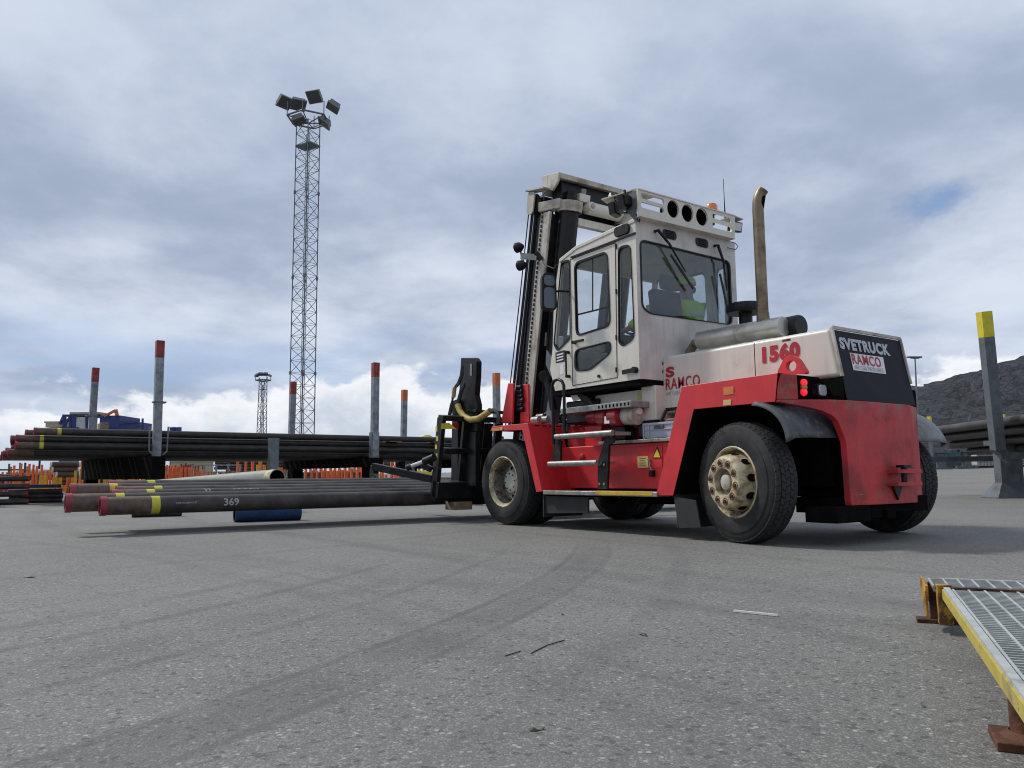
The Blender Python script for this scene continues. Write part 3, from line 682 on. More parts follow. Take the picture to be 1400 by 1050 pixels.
# hood (engine cover)
XH0, XH1, ZH = 1.55, -.525, 1.905
b = MB(); y0, y1 = -.65, 2*YC+.65
b.prism([(XH0, y0, 1.27), (XH0, y0, ZH), (XH1, y0, ZH), (-.6033, y0, 1.452), (.3, y0, 1.452), (.3, y0, 1.27)], (0, y1-y0, 0))
b.build('engine_hood', [M['white'], M['rearwhite']], T, bevel=.045, seg=4)
b = MB(); b.box(.302, .296, -.648, -.655, 1.46, 1.88); b.box(1.545, 1.535, -.645, -.654, 1.3, 1.86); b.split('panel_gap', M['dark'], T)
b = MB(); p = at(1075, 465, Y=-.655); b.box(p.x+.04, p.x-.05, -.648, -.660, p.z-.012, p.z+.008); b.build('hood_catch', M['rust'], T)
# rear grille panel (slanted)
NP = Vector((-(1.905-1.24), 0, -( -.545+.70)*-1)).normalized(); 
A0 = Vector((-.525, 0, 1.905)); A1 = Vector((-.640, 0, 1.24)); dn = (A1-A0).normalized(); NP = Vector((dn.z, 0, -dn.x)); NP = NP if NP.x < 0 else -NP
def rp_(x, y, off=0): 
    return atp(x, y, A0+NP*off, NP)
b = MB(); cs = [(A0+NP*.012, -.66), (A0+NP*.012, -1.79)]
b.prism([A0+NP*.0+Y3*(-.664)-Z3*.02, A0+Y3*(-1.786)-Z3*.02, A1+Y3*(-1.786), A1+Y3*(-.664)], NP*.012)
b.build('rear_grille', M['panel'], T, bevel=.004)
b = MB()   # white surround lip
for p, q in ((A0+Y3*-.66, A0+Y3*-1.79), (A0+Y3*-.653, A0+(A1-A0)*.68+Y3*-.653), (A0+Y3*-1.787, A0+(A1-A0)*.68+Y3*-1.787)):
    b.beam(p+NP*.012, q+NP*.012, .022, .03)
b.build('hood_lip', M['whitegrime'], T, bevel=.004)
# lettering on the panel
xd = -Y3; up = -dn
def txp(body, pL, pR, h, m, off, name, o=0.):
    a = rp_(*pL, off); c = rp_(*pR, off); return text(name, body, a, xd, up, h, m, T, offset=o, width=abs(c.y-a.y), extr=.001)
txp('SVETRUCK', (1149.5, 477), (1218, 487.3), .115, M['greytxt'], .0145, 'lettering', .055)
b = MB(); b.prism([rp_(1161.5, 482.3, .0125), rp_(1207, 488.5, .0125), rp_(1211.3, 511.5, .0125), rp_(1166.8, 506, .0125)], NP*.002); b.build('company_sign', M['signwhite'], T)
txp('RAMCO', (1166.5, 497.3), (1205.5, 501.5), .098, M['redtxt'], .0165, 'lettering', .02)
txp('PIPE CARE EXCELLENCE', (1169.5, 504.4), (1208, 508.5), .026, M['greytxt'], .0165, 'lettering')
b = MB(); b.beam(rp_(1169, 499.8, .0155), rp_(1207, 504.4, .0155), .003, .004); b.build('sign_line', M['greytxt'], T)
# lettering on hood side
def tys(body, pL, pR, h, m, name, Y=-.6455, o=0., parent=None, sh=0):
    a = at(*pL, Y=Y); c = at(*pR, Y=Y); return text(name, body, Vector((a.x, Y, a.z)), -X3, Z3, h, m, parent or T, offset=o, width=abs(c.x-a.x), shear=sh)
tys('1560', (1042.5, 497), (1094, 490), .165, M['redtxt'], 'number', o=.06)
tys('S', (910.5, 516.5), (922, 515), .115, M['redtxt'], 'lettering', o=.045)
tys('RAMCO', (910.5, 533.5), (957, 528), .125, M['redtxt'], 'lettering', o=.01)
tys('PIPE CARE EXCELLENCE', (910.5, 541), (957, 535), .04, M['greytxt'], 'lettering')
b = MB(); b.box(1.52, 1.30, -.644, -.651, 1.30, 1.335); b.build('hood_handle', M['black'], T, bevel=.003)
for x, y in ((905.5, 497), (905, 508), (904.5, 512)):
    p = at(x, y, Y=-.648); b = MB(); b.box(p.x-.012, p.x+.012, -.646, -.656, p.z-.014, p.z+.014); b.build('rivet_mark', M['black'], T)
b = MB(); b.prism([at(x, y, Y=.013) for x, y in ((989, 529.5), (1003, 528), (1003, 538.5), (989.5, 540.5))], (0, .002, 0)); b.build('orange_reflector', M['orlens'], T)
b = MB(); b.prism([at(x, y, Y=.013) for x, y in ((989, 547), (1000, 546), (999, 553.5), (989, 554.5))], (0, .002, 0)); b.build('yellow_sticker', M['signyel'], T)
# lifting eye on near fender
yl = -.30
b = MB(); eo = rounded([at(x, y, Y=yl) for x, y in ((1061, 511), (1072, 489), (1081, 485), (1090, 489), (1104, 511))], .04, 4)
ec = at(1081.5, 500.5, Y=yl); eh = [ec + X3*.052*cos(t)*1. + Z3*.048*sin(t) for t in [2*pi*k/24 for k in range(24)]]
b.plate(eo, [eh], (0, -.05, 0)); b.build('lifting_eye', M['red'], T, bevel=.003)

# muffler, exhaust, air cleaner
mc0 = Vector((1.32, -1.02, 2.085)); mc1 = Vector((.22, -1.02, 2.075))
b = MB(); b.lathe([(0, 0), (0, .075), (.02, .101), (.0201, .101), (1.09, .101), (1.10, .098), (1.10, .088, 1), (1.105, 0, 1)], mc0, mc1-mc0, 40)
b.lathe([(.55, .1015), (.55, .106), (.565, .106), (.565, .1015)], mc0, mc1-mc0, 40)
b.tube([mc0+Vector((-.05, 0, 0)), mc0+Vector((.06, .0, -.02)), mc0+Vector((.14, 0, -.10)), mc0+Vector((.15, 0, -.22))], .05, 16, 2)
b.build('muffler', [M['muffler'], M['mufcap'], M['rimdark']], T, angle=40)
b = MB(); b.lathe([(0, 0), (0, .10), (.02, .115), (.28, .115), (.30, .105), (.30, 0)], (.44, -1.20, 2.085), (-1, 0, 0), 32); b.build('air_drum', M['black'], T, angle=40)
ex = at(1043, 430, Y=-1.02); ez = at(1043, 285, Y=-1.02)
b = MB(); X0 = ex.x; zt = ez.z
b.tube([(X0, -1.02, 2.14), (X0, -1.02, 2.25)], [.068, .063], 24, 0)
b.tube([(X0, -1.02, 2.2), (X0, -1.02, 3.34), (X0-.003, -1.022, 3.42), (X0-.014, -1.03, 3.48), (X0-.034, -1.045, 3.53), (X0-.05, -1.056, 3.555)], [.058, .058, .058, .058, .058, .057], 28, 0, caps=False)
b.tube([(X0-.05, -1.056, 3.555), (X0-.03, -1.042, 3.52), (X0, -1.02, 3.3)], [.055, .052, .049], 28, 1, caps=False)
b.build('exhaust_stack', [M['exh'], M['dark']], T, angle=50)
b = MB(); p = at(1019, 425, Y=-1.5); b.lathe([(-.03, 0), (-.03, .20), (.0, .215), (.05, .21), (.075, .19), (.085, .12), (.09, 0)], p, Z3, 40)
b.cyl(p-Z3*.35, p-Z3*.02, .075, 20); b.build('air_intake', M['black'], T, angle=40)

# ------------------------------------------------------------------ cab
YS, XR = -.30, 1.53; YF = -1.965
def c1(x, y, **k): return at(640+x/3.5, 220+y/3.5, **k)
side = [c1(*p, Y=YS) for p in ((805, 270), (520, 404), (437, 470), (412, 640), (404, 900))]
side += [at(*p, Y=YS) for p in ((752, 505), (759, 534.5), (782, 531.4), (874.3, 518))]
side[0].x = XR+.002; side[-1].x = XR+.002
def wnd(pts, r=.06, Y=YS): return rounded([c1(*p, Y=Y) for p in pts], r)
W_front = wnd(((446, 482), (486, 472), (490, 850), (430, 912), (410, 880)), .04)
W_door = wnd(((508, 487), (668, 430), (683, 790), (517, 842)), .10)
W_low = wnd(((510, 905), (684, 860), (684, 920), (585, 1002), (512, 1008)), .08)
W_q = wnd(((718, 412), (778, 398), (798, 850), (742, 888), (721, 872)), .08)
def grow(l, d): return inset(l, -d)
b = MB(); b.plate(side, [W_front, W_door, W_low, W_q], (0, -.04, 0)); b.build('cab_side_panel', M['white'], T)
mir = lambda l: [Vector((p.x, YS+YF-p.y, p.z)) for p in l]
b = MB(); b.plate(mir(side), [mir(W_front), mir(W_door), mir(W_low), mir(W_q)], (0, .04, 0)); b.build('cab_side_panel', M['white'], T)
def ring(b, loop, w, vec, m=0):
    inn = inset(loop, w); b.plate(grow(loop, .004), [inn], vec, m)
for k, l in enumerate((W_front, W_door, W_low, W_q)):
    for sgn, ll in ((1, l), (-1, mir(l))):
        b = MB(); off = Vector((0, .008*sgn, 0)); ring(b, [p+off for p in ll], .022, (0, -.03*sgn, 0))
        o = b.build('side_window', M['black'], T)
        b = MB(); b.plate([p-off*2 for p in inset(ll, .012)], [], (0, -.004*sgn, 0)); b.build('pane', M['glass'], o)
# door window dividers
b = MB(); p, q = c1(515, 738, Y=YS-.02), c1(680, 697, Y=YS-.02); b.beam(p, q, .012, .018); p, q = c1(596, 455, Y=YS-.02), c1(596, 715, Y=YS-.02); b.beam(p, q, .01, .014); b.build('window_bar', M['black'], T)
# door seam, hinges, handle, pull bar
b = MB(); dl = [c1(*p, Y=YS+.002) for p in ((488, 472), (704, 392), (713, 1036), (500, 1075))]
for i in range(4): b.beam(dl[i], dl[(i+1) % 4], .006, .007)
b.build('door_seam', M['rust'], T)
b = MB()
for y in (410, 625, 845, 1000):
    p = c1(708, y, Y=YS+.008); b.cyl(p-Z3*.028, p+Z3*.028, .009, 8)
b.split('door_hinge', M['black'], T)
b = MB(); p, q = c1(500, 868, Y=YS+.04), c1(552, 857, Y=YS+.04); b.beam(p, q, .02, .03); b.cyl(p-Y3*.04, p+Y3*.01, .022, 12); b.build('door_handle', M['black'], T, bevel=.003)
b = MB(); p, q = c1(738, 1012, Y=YS+.03), c1(795, 1000, Y=YS+.03); b.beam(p, q, .02, .05); b.cyl(q-Y3*.03, q+Y3*.02, .035, 12); b.build('grab_bracket', M['black'], T, bevel=.003)
b = MB(); p, q = c1(467, 915, Y=YS+.05), c1(470, 1030, Y=YS+.05); b.cyl(p, q, .012, 10); b.cyl(p-Y3*.05, p+Y3*.005, .02, 10); b.cyl(q-Y3*.05, q+Y3*.005, .02, 10); b.build('grab_bar', M['black'], T)
b = MB(); b.prism([c1(*p, Y=YS+.001) for p in ((418, 918), (462, 905), (462, 960), (420, 968))], (0, .002, 0), 0)
for k in range(3): b.prism([c1(*p, Y=YS+.0035) for p in ((424, 926+14*k), (456, 917+14*k), (456, 924+14*k), (424, 933+14*k))], (0, .001, 0), 1)
b.prism([c1(*p, Y=YS+.001) for p in ((440, 978), (458, 974), (458, 1020), (441, 1024))], (0, .002, 0), 1)
b.build('data_plate', [M['panel'], M['signwhite']], T)
p = c1(625, 1030, Y=YS+.01); b = MB(); b.cyl(p-Y3*.01, p+Y3*.01, .018, 10); b.build('door_catch', M['black'], T)
# rear wall
cTL = Vector((XR, YS, side[0].z)); zb = side[-1].z; zt = cTL.z
rw = [Vector((XR, YS-.003, zt-.004)), Vector((XR, YF+.003, zt-.004)), Vector((XR, YF+.003, zb+.003)), Vector((XR, YS-.003, zb+.003))]
W_rear = rounded([c1(*p, X=XR) for p in ((820, 374), (1252, 480), (1264, 786), (868, 733), (830, 700))], .09)
v1_ = rounded([c1(*p, X=XR) for p in ((928, 325), (992, 340), (996, 382), (934, 366))], .05); v2_ = rounded([c1(*p, X=XR) for p in ((1085, 365), (1145, 379), (1148, 420), (1090, 405))], .05)
b = MB(); b.plate(rw, [W_rear], (.04, 0, 0)); b.build('cab_rear_wall', M['rearwhite'], T)
b = MB(); ring(b, [p-X3*.008 for p in W_rear], .02, (.03, 0, 0)); rwin = b.build('rear_window', M['black'], T)
b = MB(); b.plate([p+X3*.016 for p in inset(W_rear, .012)], [], (.004, 0, 0)); b.build('pane', M['glassr'], rwin)
for v in (v1_, v2_):
    b = MB(); b.prism([p for p in v], (-.012, 0, 0)); c = sum(v, Vector())/len(v)
    for k in range(4): b.box(XR-.012, XR-.02, c.y+.06, c.y-.06, c.z-.04+.022*k, c.z-.032+.022*k, 1)
    b.build('air_vent', [M['black'], M['panel']], T)
b = MB(); b.prism(rounded([c1(*p, Y=YS) for p in ((704, 322), (774, 296), (777, 345), (708, 370))], .05), (0, .03, 0)); b.build('side_vent', M['black'], T, bevel=.008)
# corner posts, floor, roof, front frame
b = MB()
for y in (YS, YF):
    sg = 1 if y == YS else -1
    b.beam((XR+.078, y-.075*sg, zb+.01), (XR+.078, y-.075*sg, zt-.06), .069, .069)
b.split('corner_post', M['white'], T, bevel=.015)
b = MB(); x1 = side[5].x
b.prism([(XR+.01, YS-.01, zb), (x1, YS-.01, zb+.01), (x1, YF+.01, zb+.01), (XR+.01, YF+.01, zb)], (0, 0, -.06), 0); b.build('cab_floor', M['dark'], T)
roof = [side[0], side[1], side[2]]
b = MB(); b.add([Vector((p.x, y, p.z)) for p in (side[0], side[1], side[2], side[2]-Z3*.05, side[1]-Z3*.05, side[0]-Z3*.05) for y in (YS+.01, YF-.01)], [(0, 2, 3, 1), (2, 4, 5, 3), (4, 6, 7, 5), (6, 8, 9, 7), (8, 10, 11, 9), (0, 1, 11, 10), (0, 10, 8, 2), (2, 8, 6, 4), (1, 3, 9, 11), (3, 5, 7, 9)])
b.build('cab_roof', M['white'], T, bevel=.01)
b = MB(); e0, e1 = c1(800, 345, Y=YS+.012), c1(492, 462, Y=YS+.012); b.beam(e0, e1, .02, .018); b.build('rain_gutter', M['black'], T)
b = MB()
fa, fb = side[3], side[5]
b.beam((side[2].x, YS-.04, side[2].z-.04), (side[2].x, YF+.04, side[2].z-.04), .06, .08)
for y in (YS-.03, YF+.03): b.beam((side[2].x-.02, y, side[2].z), (side[4].x-.02, y, side[4].z), .05, .05)
b.prism([(side[4].x-.05, YS-.04, side[4].z), (side[5].x-.05, YS-.04, side[5].z), (side[6].x-.05, YS-.04, side[6].z), (side[6].x-.09, YS-.04, side[6].z), (side[4].x-.09, YS-.04, side[4].z)], (0, YF-YS+.08, 0))
b.build('cab_front_frame', M['white'], T, bevel=.008)
# interior
b = MB(); sx, sy = 2.02, -.98
b.box(sx-.25, sx+.27, sy-.25, sy+.25, 2.02, 2.14); b.box(sx-.15, sx+.15, sy-.15, sy+.15, 1.67, 2.02)
b.obox((sx-.27, sy, 2.42), ((.12, 0, 1), (0, 1, 0), (1, 0, -.12)), (.32, .23, .06)); b.obox((sx-.31, sy, 2.82), ((.12, 0, 1), (0, 1, 0), (1, 0, -.12)), (.09, .14, .045))
b.build('driver_seat', M['seat'], T, bevel=.04, seg=3)
b = MB(); b.box(2.72, 2.60, -1.05, -1.4, 1.7, 2.25); b.box(2.7, 2.5, -.9, -1.6, 2.22, 2.34); b.box(2.3, 1.75, -1.68, -1.95, 1.7, 2.2); b.build('console', M['cabin'], T, bevel=.02)
b = MB(); cst = Vector((2.48, -1.22, 2.36)); nst = Vector((-.5, 0, 1)).normalized(); u_ = Y3; w_ = nst.cross(u_)
b.tube([cst+(u_*cos(t)+w_*sin(t))*.19 for t in [2*pi*k/28 for k in range(29)]], .014, 8, caps=False); b.cyl(cst-nst*.25, cst, .025, 10); b.beam(cst-u_*.18, cst+u_*.18, .02, .012); b.beam(cst-w_*.18, cst, .02, .012)
b.build('steering_wheel', M['black'], T)
b = MB(); p = c1(1220, 560, X=XR+.3)
b.box(2.66, 2.6, YF+.12, YF+.42, 2.5, 2.8); b.build('display_unit', M['black'], T, bevel=.01)
# wipers on the rear window
def wiper(b, piv, mid, end, bl0, bl1):
    P, Mi, En = [c1(*q, X=XR-.06) for q in (piv, mid, end)]; b.tube([P+X3*.05, P, Mi, En], [.02, .02, .014, .008], 8)
    b.beam(c1(*bl0, X=XR-.045), c1(*bl1, X=XR-.045), .01, .03)
b = MB(); wiper(b, (910, 332), (965, 400), (1040, 530), (970, 450), (1078, 612)); b.build('rear_wiper', M['black'], T)
b = MB(); wiper(b, (1195, 402), (1222, 480), (1238, 620), (1205, 540), (1245, 725)); b.build('rear_wiper', M['black'], T)
# lamp rail over the rear
XL = XR-.09
lr = [c1(*p, X=XL) for p in ((812, 133), (1278, 263), (1276, 372), (820, 262))]
def slot(x0, y0, x1, y1, h): return rounded([c1(*p, X=XL) for p in ((x0, y0), (x1, y1), (x1, y1+h), (x0, y0+h))], .04)
def circ(x, y, rx, ry): return [c1(x+rx*cos(t), y+ry*sin(t)+.22*rx*cos(t), X=XL) for t in [2*pi*k/28 for k in range(28)]]
holes = [slot(828, 150, 938, 182, 28), slot(828, 194, 938, 224, 28), slot(1170, 248, 1262, 272, 26), slot(1170, 290, 1262, 314, 28)] + [circ(x, y, 28, 42) for x, y in ((981, 230), (1050, 250), (1119, 268))]
b = MB(); b.plate(lr, holes, (.025, 0, 0))
# top and bottom flange
b.beam(lr[0]+X3*.04, lr[1]+X3*.04, .10, .012); b.beam(lr[3]+X3*.05, lr[2]+X3*.05, .12, .012)
b.build('lamp_rail', M['white'], T, bevel=.003)
b = MB()
for x, y in ((981, 230), (1050, 250), (1119, 268)):
    p = c1(x, y, X=XL); b.lathe([(.12, 0), (.12, .07), (.03, .095), (.0, .10)], p+X3*.02, X3, 28)
b.split('lamp_recess', M['dark'], T)
b = MB(); p0 = lr[1]
b.prism([lr[1]+X3*.02, lr[1]+X3*.02+Vector((.02, -.20, -.0)), lr[1]+Vector((.32, -.20, .0)), lr[1]+Vector((.32, 0, 0))], (0, 0, .014), 0)
b.prism([lr[0]+X3*.02, lr[0]+Vector((.55, .04, .03)), lr[0]+Vector((.7, -.3, .03)), lr[0]+Vector((.1, -.35, 0))], (0, 0, .014), 0)
b.prism([lr[0]+Vector((.03, 0, .0)), lr[0]+Vector((.38, 0, 0)), lr[0]+Vector((.25, 0, -.12)), lr[0]+Vector((.05, 0, -.36))], (0, -.015, 0), 1)
b.build('lamp_canopy', [M['whitegrime'], M['cabin']], T)
worklamp2 = [lr[0]+Vector((.16, .06, -.12)), lr[0]+Vector((.40, -.02, -.12))]
def worklamp(c, d, w=.15, h=.12):
    c = Vector(c); d = Vector(d).normalized(); r = d.cross(Z3).normalized(); u = r.cross(d)
    b = MB(); b.obox(c, (d, r, u), (.035, w/2, h/2), 0); b.obox(c-d*.05, (d, r, u), (.03, w/2.6, h/2.6), 0)
    b.obox(c+d*.0355, (d, r, u), (.002, w/2-.012, h/2-.012), 1); b.beam(c-d*.03+u*h/2, c-d*.03+u*(h/2+.07), .02, .02, 0)
    b.build('work_lamp', [M['black'], M['lens']], T, bevel=.006)
for q in worklamp2: worklamp(q, (1, .35, -.15), .16, .14)
worklamp(lr[1]+Vector((.08, -.10, -.10)), (-1, .1, -.2)); 
b = MB(); p = c1(678, 185, X=2.3); b.lathe([(-.12, 0), (-.12, .05), (-.03, .085), (.0, .09), (.002, .082, 1), (.01, .05, 1), (.012, 0)], p, (.45, .9, 0), 24); b.build('head_lamp', [M['black'], M['signwhite']], T, angle=40)
# beacon, aerial, GPS rods
p = c1(1166, 232, X=1.75); b = MB(); b.lathe([(-.05, .07, 1), (-.02, .075, 1), (-.02, .072), (.05, .070), (.075, .055), (.085, 0)], p-Z3*.01, Z3, 28); b.cyl(p-Z3*.2, p-Z3*.04, .03, 12, 1); b.build('beacon', [M['orlens'], M['black']], T, angle=40)
p, q = c1(1229, 250, X=1.7), c1(1221, 85, X=1.7); b = MB(); b.tube([p-Z3*.1, p+(q-p)*.35, q], [.012, .005, .0035], 8); b.build('aerial', M['black'], T)
# small hose loops at cab top corners
b = MB(); b.tube([c1(*q, X=XR-.03) for q in ((805, 250), (812, 285), (820, 292), (822, 270))], .007, 6); b.tube([c1(*q, X=XR-.03) for q in ((1250, 385), (1280, 395), (1291, 410), (1280, 425), (1240, 415))], .005, 6); b.split('lamp_cable', M['hose'], T)
# door mirror
b = MB(); mp = c1(389, 625, Y=YS+.28); 
mv = Vector((-1, .25, 0)).normalized(); mr = mv.cross(Z3)
b.prism(rounded([mp+mr*.09+Z3*.235, mp-mr*.09+Z3*.235, mp-mr*.10-Z3*.235, mp+mr*.10-Z3*.235], .09), -mv*.06, 0)
mpn = mp+mv*.004; b.prism(rounded([mpn+mr*.07+Z3*.05, mpn-mr*.07+Z3*.05, mpn-mr*.075-Z3*.205, mpn+mr*.075-Z3*.205], .05), mv*.003, 1)
b.prism(rounded([mpn+mr*.07+Z3*.20, mpn-mr*.07+Z3*.20, mpn-mr*.07+Z3*.07, mpn+mr*.07+Z3*.07], .05), mv*.003, 1)
b.tube([mp-mv*.04, mp+Vector((-.02, -.14, .02)), (mp.x-.02, YS, mp.z+.03)], .014, 8); b.build('door_mirror', [M['black'], M['mirror']], T, bevel=.01)

# ------------------------------------------------------------------ under the cab
b = MB(); b.box(2.55, 1.72, -.55, -1.9, 1.24, 1.56, 0); b.build('valve_cover_box', M['white'], T, bevel=.012)
b = MB(); b.box(1.72, 1.5, -.50, -1.95, 1.20, 1.58, 0); b.build('battery_box', M['white'], T, bevel=.012)
b = MB(); q = at(865, 539, Y=-.49); b.box(1.83, 1.74, -.545, -.552, 1.44, 1.52); b.build('yellow_label', M['signyel'], T)
b = MB()
for i, (x0, r) in enumerate(((2.42, .075), (2.22, .09), (1.98, .105))):
    p = at((812, 826, 843)[i], (570, 571, 570)[i], Y=-.34); b.lathe([(0, 0), (0, r*.8), (.02, r), (.15, r), (.17, r*.7), (.17, 0)], p+X3*.08, -X3, 28)
p = at(829, 573, Y=-.248); b.box(p.x+.03, p.x-.05, -.244, -.250, p.z-.05, p.z+.03, 1)
b.build('hydraulic_filter', [M['lred'], M['signwhite']], T, angle=40)
b = MB(); p = at(846, 562, Y=-.4); q = at(872, 562, Y=-.4); b.tube([p+X3*.1-Z3*.05, q-Z3*.05], .10, 20, 0); b.cyl(q+X3*.15, q-X3*.03, .04, 14, 1); b.build('accumulator', [M['whitegrime'], M['signwhite']], T)
b = MB(); random.seed(3)
for i in range(9):
    x = 2.3-.17*i; z = 1.2; pts = [Vector((x, -.6, 1.3)), Vector((x+.03, -.55, 1.18)), Vector((x+random.uniform(-.05, .05), -.58, 1.08)), Vector((x, -.62, .97))]
    b.tube(pts, .017, 8)
for i in range(7):
    p = at(745+5*i, 568+random.uniform(-4, 6), Y=-.5-.03*i); b.tube([p, p+Vector((-.12, -.03, .05)), p+Vector((-.22, -.05, -.03)), p+Vector((-.32, -.08, -.10))], .018, 8)
for i in range(5):
    p = at(779+4*i, 535+2*i, Y=-.42); b.tube([p, p+Vector((-.1, .0, .0)), p+Vector((-.2, -.0, -.10)), p+Vector((-.26, -.05, -.22))], .012, 8)
b.split('hydraulic_hoses', M['hose'], T)
b = MB(); b.box(3.05, 2.45, -.5, -1.7, 1.24, 1.52); b.box(2.15, 1.95, -.45, -.62, 1.0, 1.17); b.box(1.75, 1.5, -.46, -.62, 1.02, 1.18); b.split('control_box', M['black'], T, bevel=.02)
b = MB(); b.prism([at(x, y, Y=-.47) for x, y in ((777, 534), (789, 533), (794, 546), (785, 549))], (0, .01, 0)); b.build('cable_tag', M['signwhite'], T)
b = MB(); p = at(720, 577, Y=-.3)
for i, (x, y, r) in enumerate(((729, 575, .05), (741, 574, .045), (735, 570, .035))): q = at(x, y, Y=-.4-.05*i); b.cyl(q, q-X3*.14, r, 14)
b.build('tilt_pin', M['steelgrey'], T)
# tilt cylinder and grey front supports
b = MB(); b.beam((3.35, -.50, 1.2), (3.08, -.50, 2.35), .10, .16, 0); b.beam((3.35, -1.95, 1.2), (3.08, -1.95, 2.35), .10, .16, 0); b.prism([at(x, y, Y=-.36) for x, y in ((747, 478), (760, 498), (759, 520), (752, 513), (746, 498))], (0, -.02, 0), 0)
b.tube([at(746, 516, Y=-.40), at(753, 535, Y=-.42), at(757, 560, Y=-.44)], .05, 14, 1); b.tube([at(745, 515, Y=-.36), at(745, 515, Y=-.5)], .08, 16, 1)
b.split('mast_support', [M['galvd'], M['black']], T, bevel=.005)

# ------------------------------------------------------------------ mast (tilted back)
KT = .183
def ms(off, z, y): return Vector((4.455 - KT*(z-.3) - off, y, z))     # point 'off' behind the mast's front face
md = (ms(0, 4, 0)-ms(0, 1, 0)).normalized(); mx = Y3.cross(md).normalized()
mast = T
for s in (1, -1):
    yy = (lambda y: y) if s > 0 else (lambda y: 2*YC-y)
    b = MB(); b.beam(ms(.40, .55, yy(-.49)), ms(.40, 4.05, yy(-.49)), .035, .20, 0, up=X3); b.beam(ms(.40, .55, yy(-.58)), ms(.40, 4.03, yy(-.58)), .14, .17, 1, up=X3); b.build('outer_mast_channel', [M['whitegrime'], M['blacksteel']], T, bevel=.006)  # black block behind the white flange paints in the open back's shadow
    b = MB(); b.beam(ms(.22, .45, yy(-.60)), ms(.22, 4.30, yy(-.60)), .16, .15, 0, up=X3); b.beam(ms(.12, .45, yy(-.53)), ms(.14, 4.25, yy(-.53)), .05, .045, 0, up=X3)
    # chain links down the face
    for i in range(60): z = .7+.06*i; b.obox(ms(.345, z, yy(-.47)), (mx, Y3, md), (.012, .010, .02), 0)
    b.build('inner_mast_channel', M['blacksteel'], T)
    b = MB()
    for off, y, r in ((.0, -.50, .010), (.035, -.50, .010), (.06, -.54, .016), (.085, -.50, .016), (-.03, -.47, .008)):
        b.tube([ms(off+.05, 4.24, yy(y)), ms(off+.03, 3., yy(y)), ms(off-.02, 1.3, yy(y))], r, 8)
    b.split('lift_chain', M['hose'], T)
    b = MB(); b.lathe([(-.07, .0), (-.07, .13), (-.05, .14), (-.045, .115), (.045, .115), (.05, .14), (.07, .13), (.07, 0)], ms(.14, 4.22, yy(-.52)), Y3, 28); b.build('chain_sheave', M['blacksteel'], T, angle=40)
    b = MB(); c0 = ms(.12, 4.22, yy(-.43)); b.prism(rounded([c0+mx*.08+md*.16, c0-mx*.08+md*.16, c0-mx*.07-md*.14, c0+mx*.07-md*.14], .06), (0, .02, 0)); b.obox(ms(.22, 4.38, yy(-.45)), (mx, Y3, md), (.20, .07, .010)); b.build('sheave_guard', M['whitegrime'], T)
    b = MB(); b.tube([ms(.60, .7, yy(-.72)), ms(.60, 4.05, yy(-.72))], .125, 24, 0); b.tube([ms(.60, 4.0, yy(-.72)), ms(.60, 4.30, yy(-.72))], .07, 20, 0); b.tube([ms(.52, .8, yy(-.64)), ms(.52, 3.9, yy(-.64))], .035, 14, 0)
    b.build('lift_cylinder', [M['blacksteel'], M['steelgrey']], T, angle=40)
    b = MB(); b.lathe([(-.07, .15), (-.07, .165), (.07, .165), (.07, .15)], ms(.60, 4.10, yy(-.72)), md, 32); b.beam(ms(.28, 4.13, yy(-.48)), ms(.60, 4.12, yy(-.58)), .12, .13); b.build('cylinder_collar', M['whitegrime'], T, bevel=.01)
    b = MB(); b.obox(ms(.62, 4.24, yy(-.90)), (mx, Y3, md), (.05, .09, .05), 0); b.cyl(ms(.62, 4.12, yy(-.98)), ms(.75, 4.12, yy(-.98)), .062, 20, 0); b.cyl(ms(.74, 4.12, yy(-.98)), ms(.77, 4.12, yy(-.98)), .035, 16, 1); b.tube([ms(.62, 4.27, yy(-.90)), ms(.62, 4.36, yy(-.90))], .04, 12, 2)
    b.build('cylinder_clamp', [M['white'], M['whitegrime'], M['steelgrey']], T, bevel=.006)
b = MB()   # top crosshead: bent white plate along Y
pr = [(3.447, 4.30), (3.441, 4.541), (3.409, 4.556), (3.129, 4.514), (3.085, 4.504), (3.101, 4.44), (3.15, 4.45), (3.39, 4.49), (3.41, 4.45), (3.41, 4.30)]
b.prism([(x, -.50, z) for x, z in pr], (0, 2*(YC+.50), 0), 0)
for yp in (-.48, 2*YC+.51): b.prism([(x, yp, z) for x, z in [(3.449, 4.302), (3.443, 4.541), (3.41, 4.557), (3.129, 4.515), (3.084, 4.504), (3.101, 4.402), (3.133, 4.363), (3.227, 4.294), (3.334, 4.36)]], (0, -.03, 0), 0)
b.build('mast_crosshead', M['whitegrime'], T, bevel=.006)
b = MB(); b.box(3.38, 3.18, -.60, -1.85, 4.20, 4.44, 0); b.beam(ms(.34, 4.12, -.7), ms(.34, 4.12, -1.75), .1, .20); b.build('inner_crossbeam', M['blacksteel'], T, bevel=.01)
b = MB(); b.tube([ms(.66, 4.12, -.95), ms(.66, 4.12, -1.5), ms(.66, 4.12, -1.52)], .085, 24); b.beam(ms(.60, 3.93, -.85), ms(.60, 3.93, -1.65), .08, .10); b.build('outer_crossbeam', M['white'], T, angle=40)
b = MB(); b.beam(ms(.45, 2.4, -.6), ms(.45, 2.4, -1.85), .12, .18); b.beam(ms(.45, 1.2, -.6), ms(.45, 1.2, -1.85), .12, .22); b.split('mast_crossbeam', M['whitegrime'], T, bevel=.008)
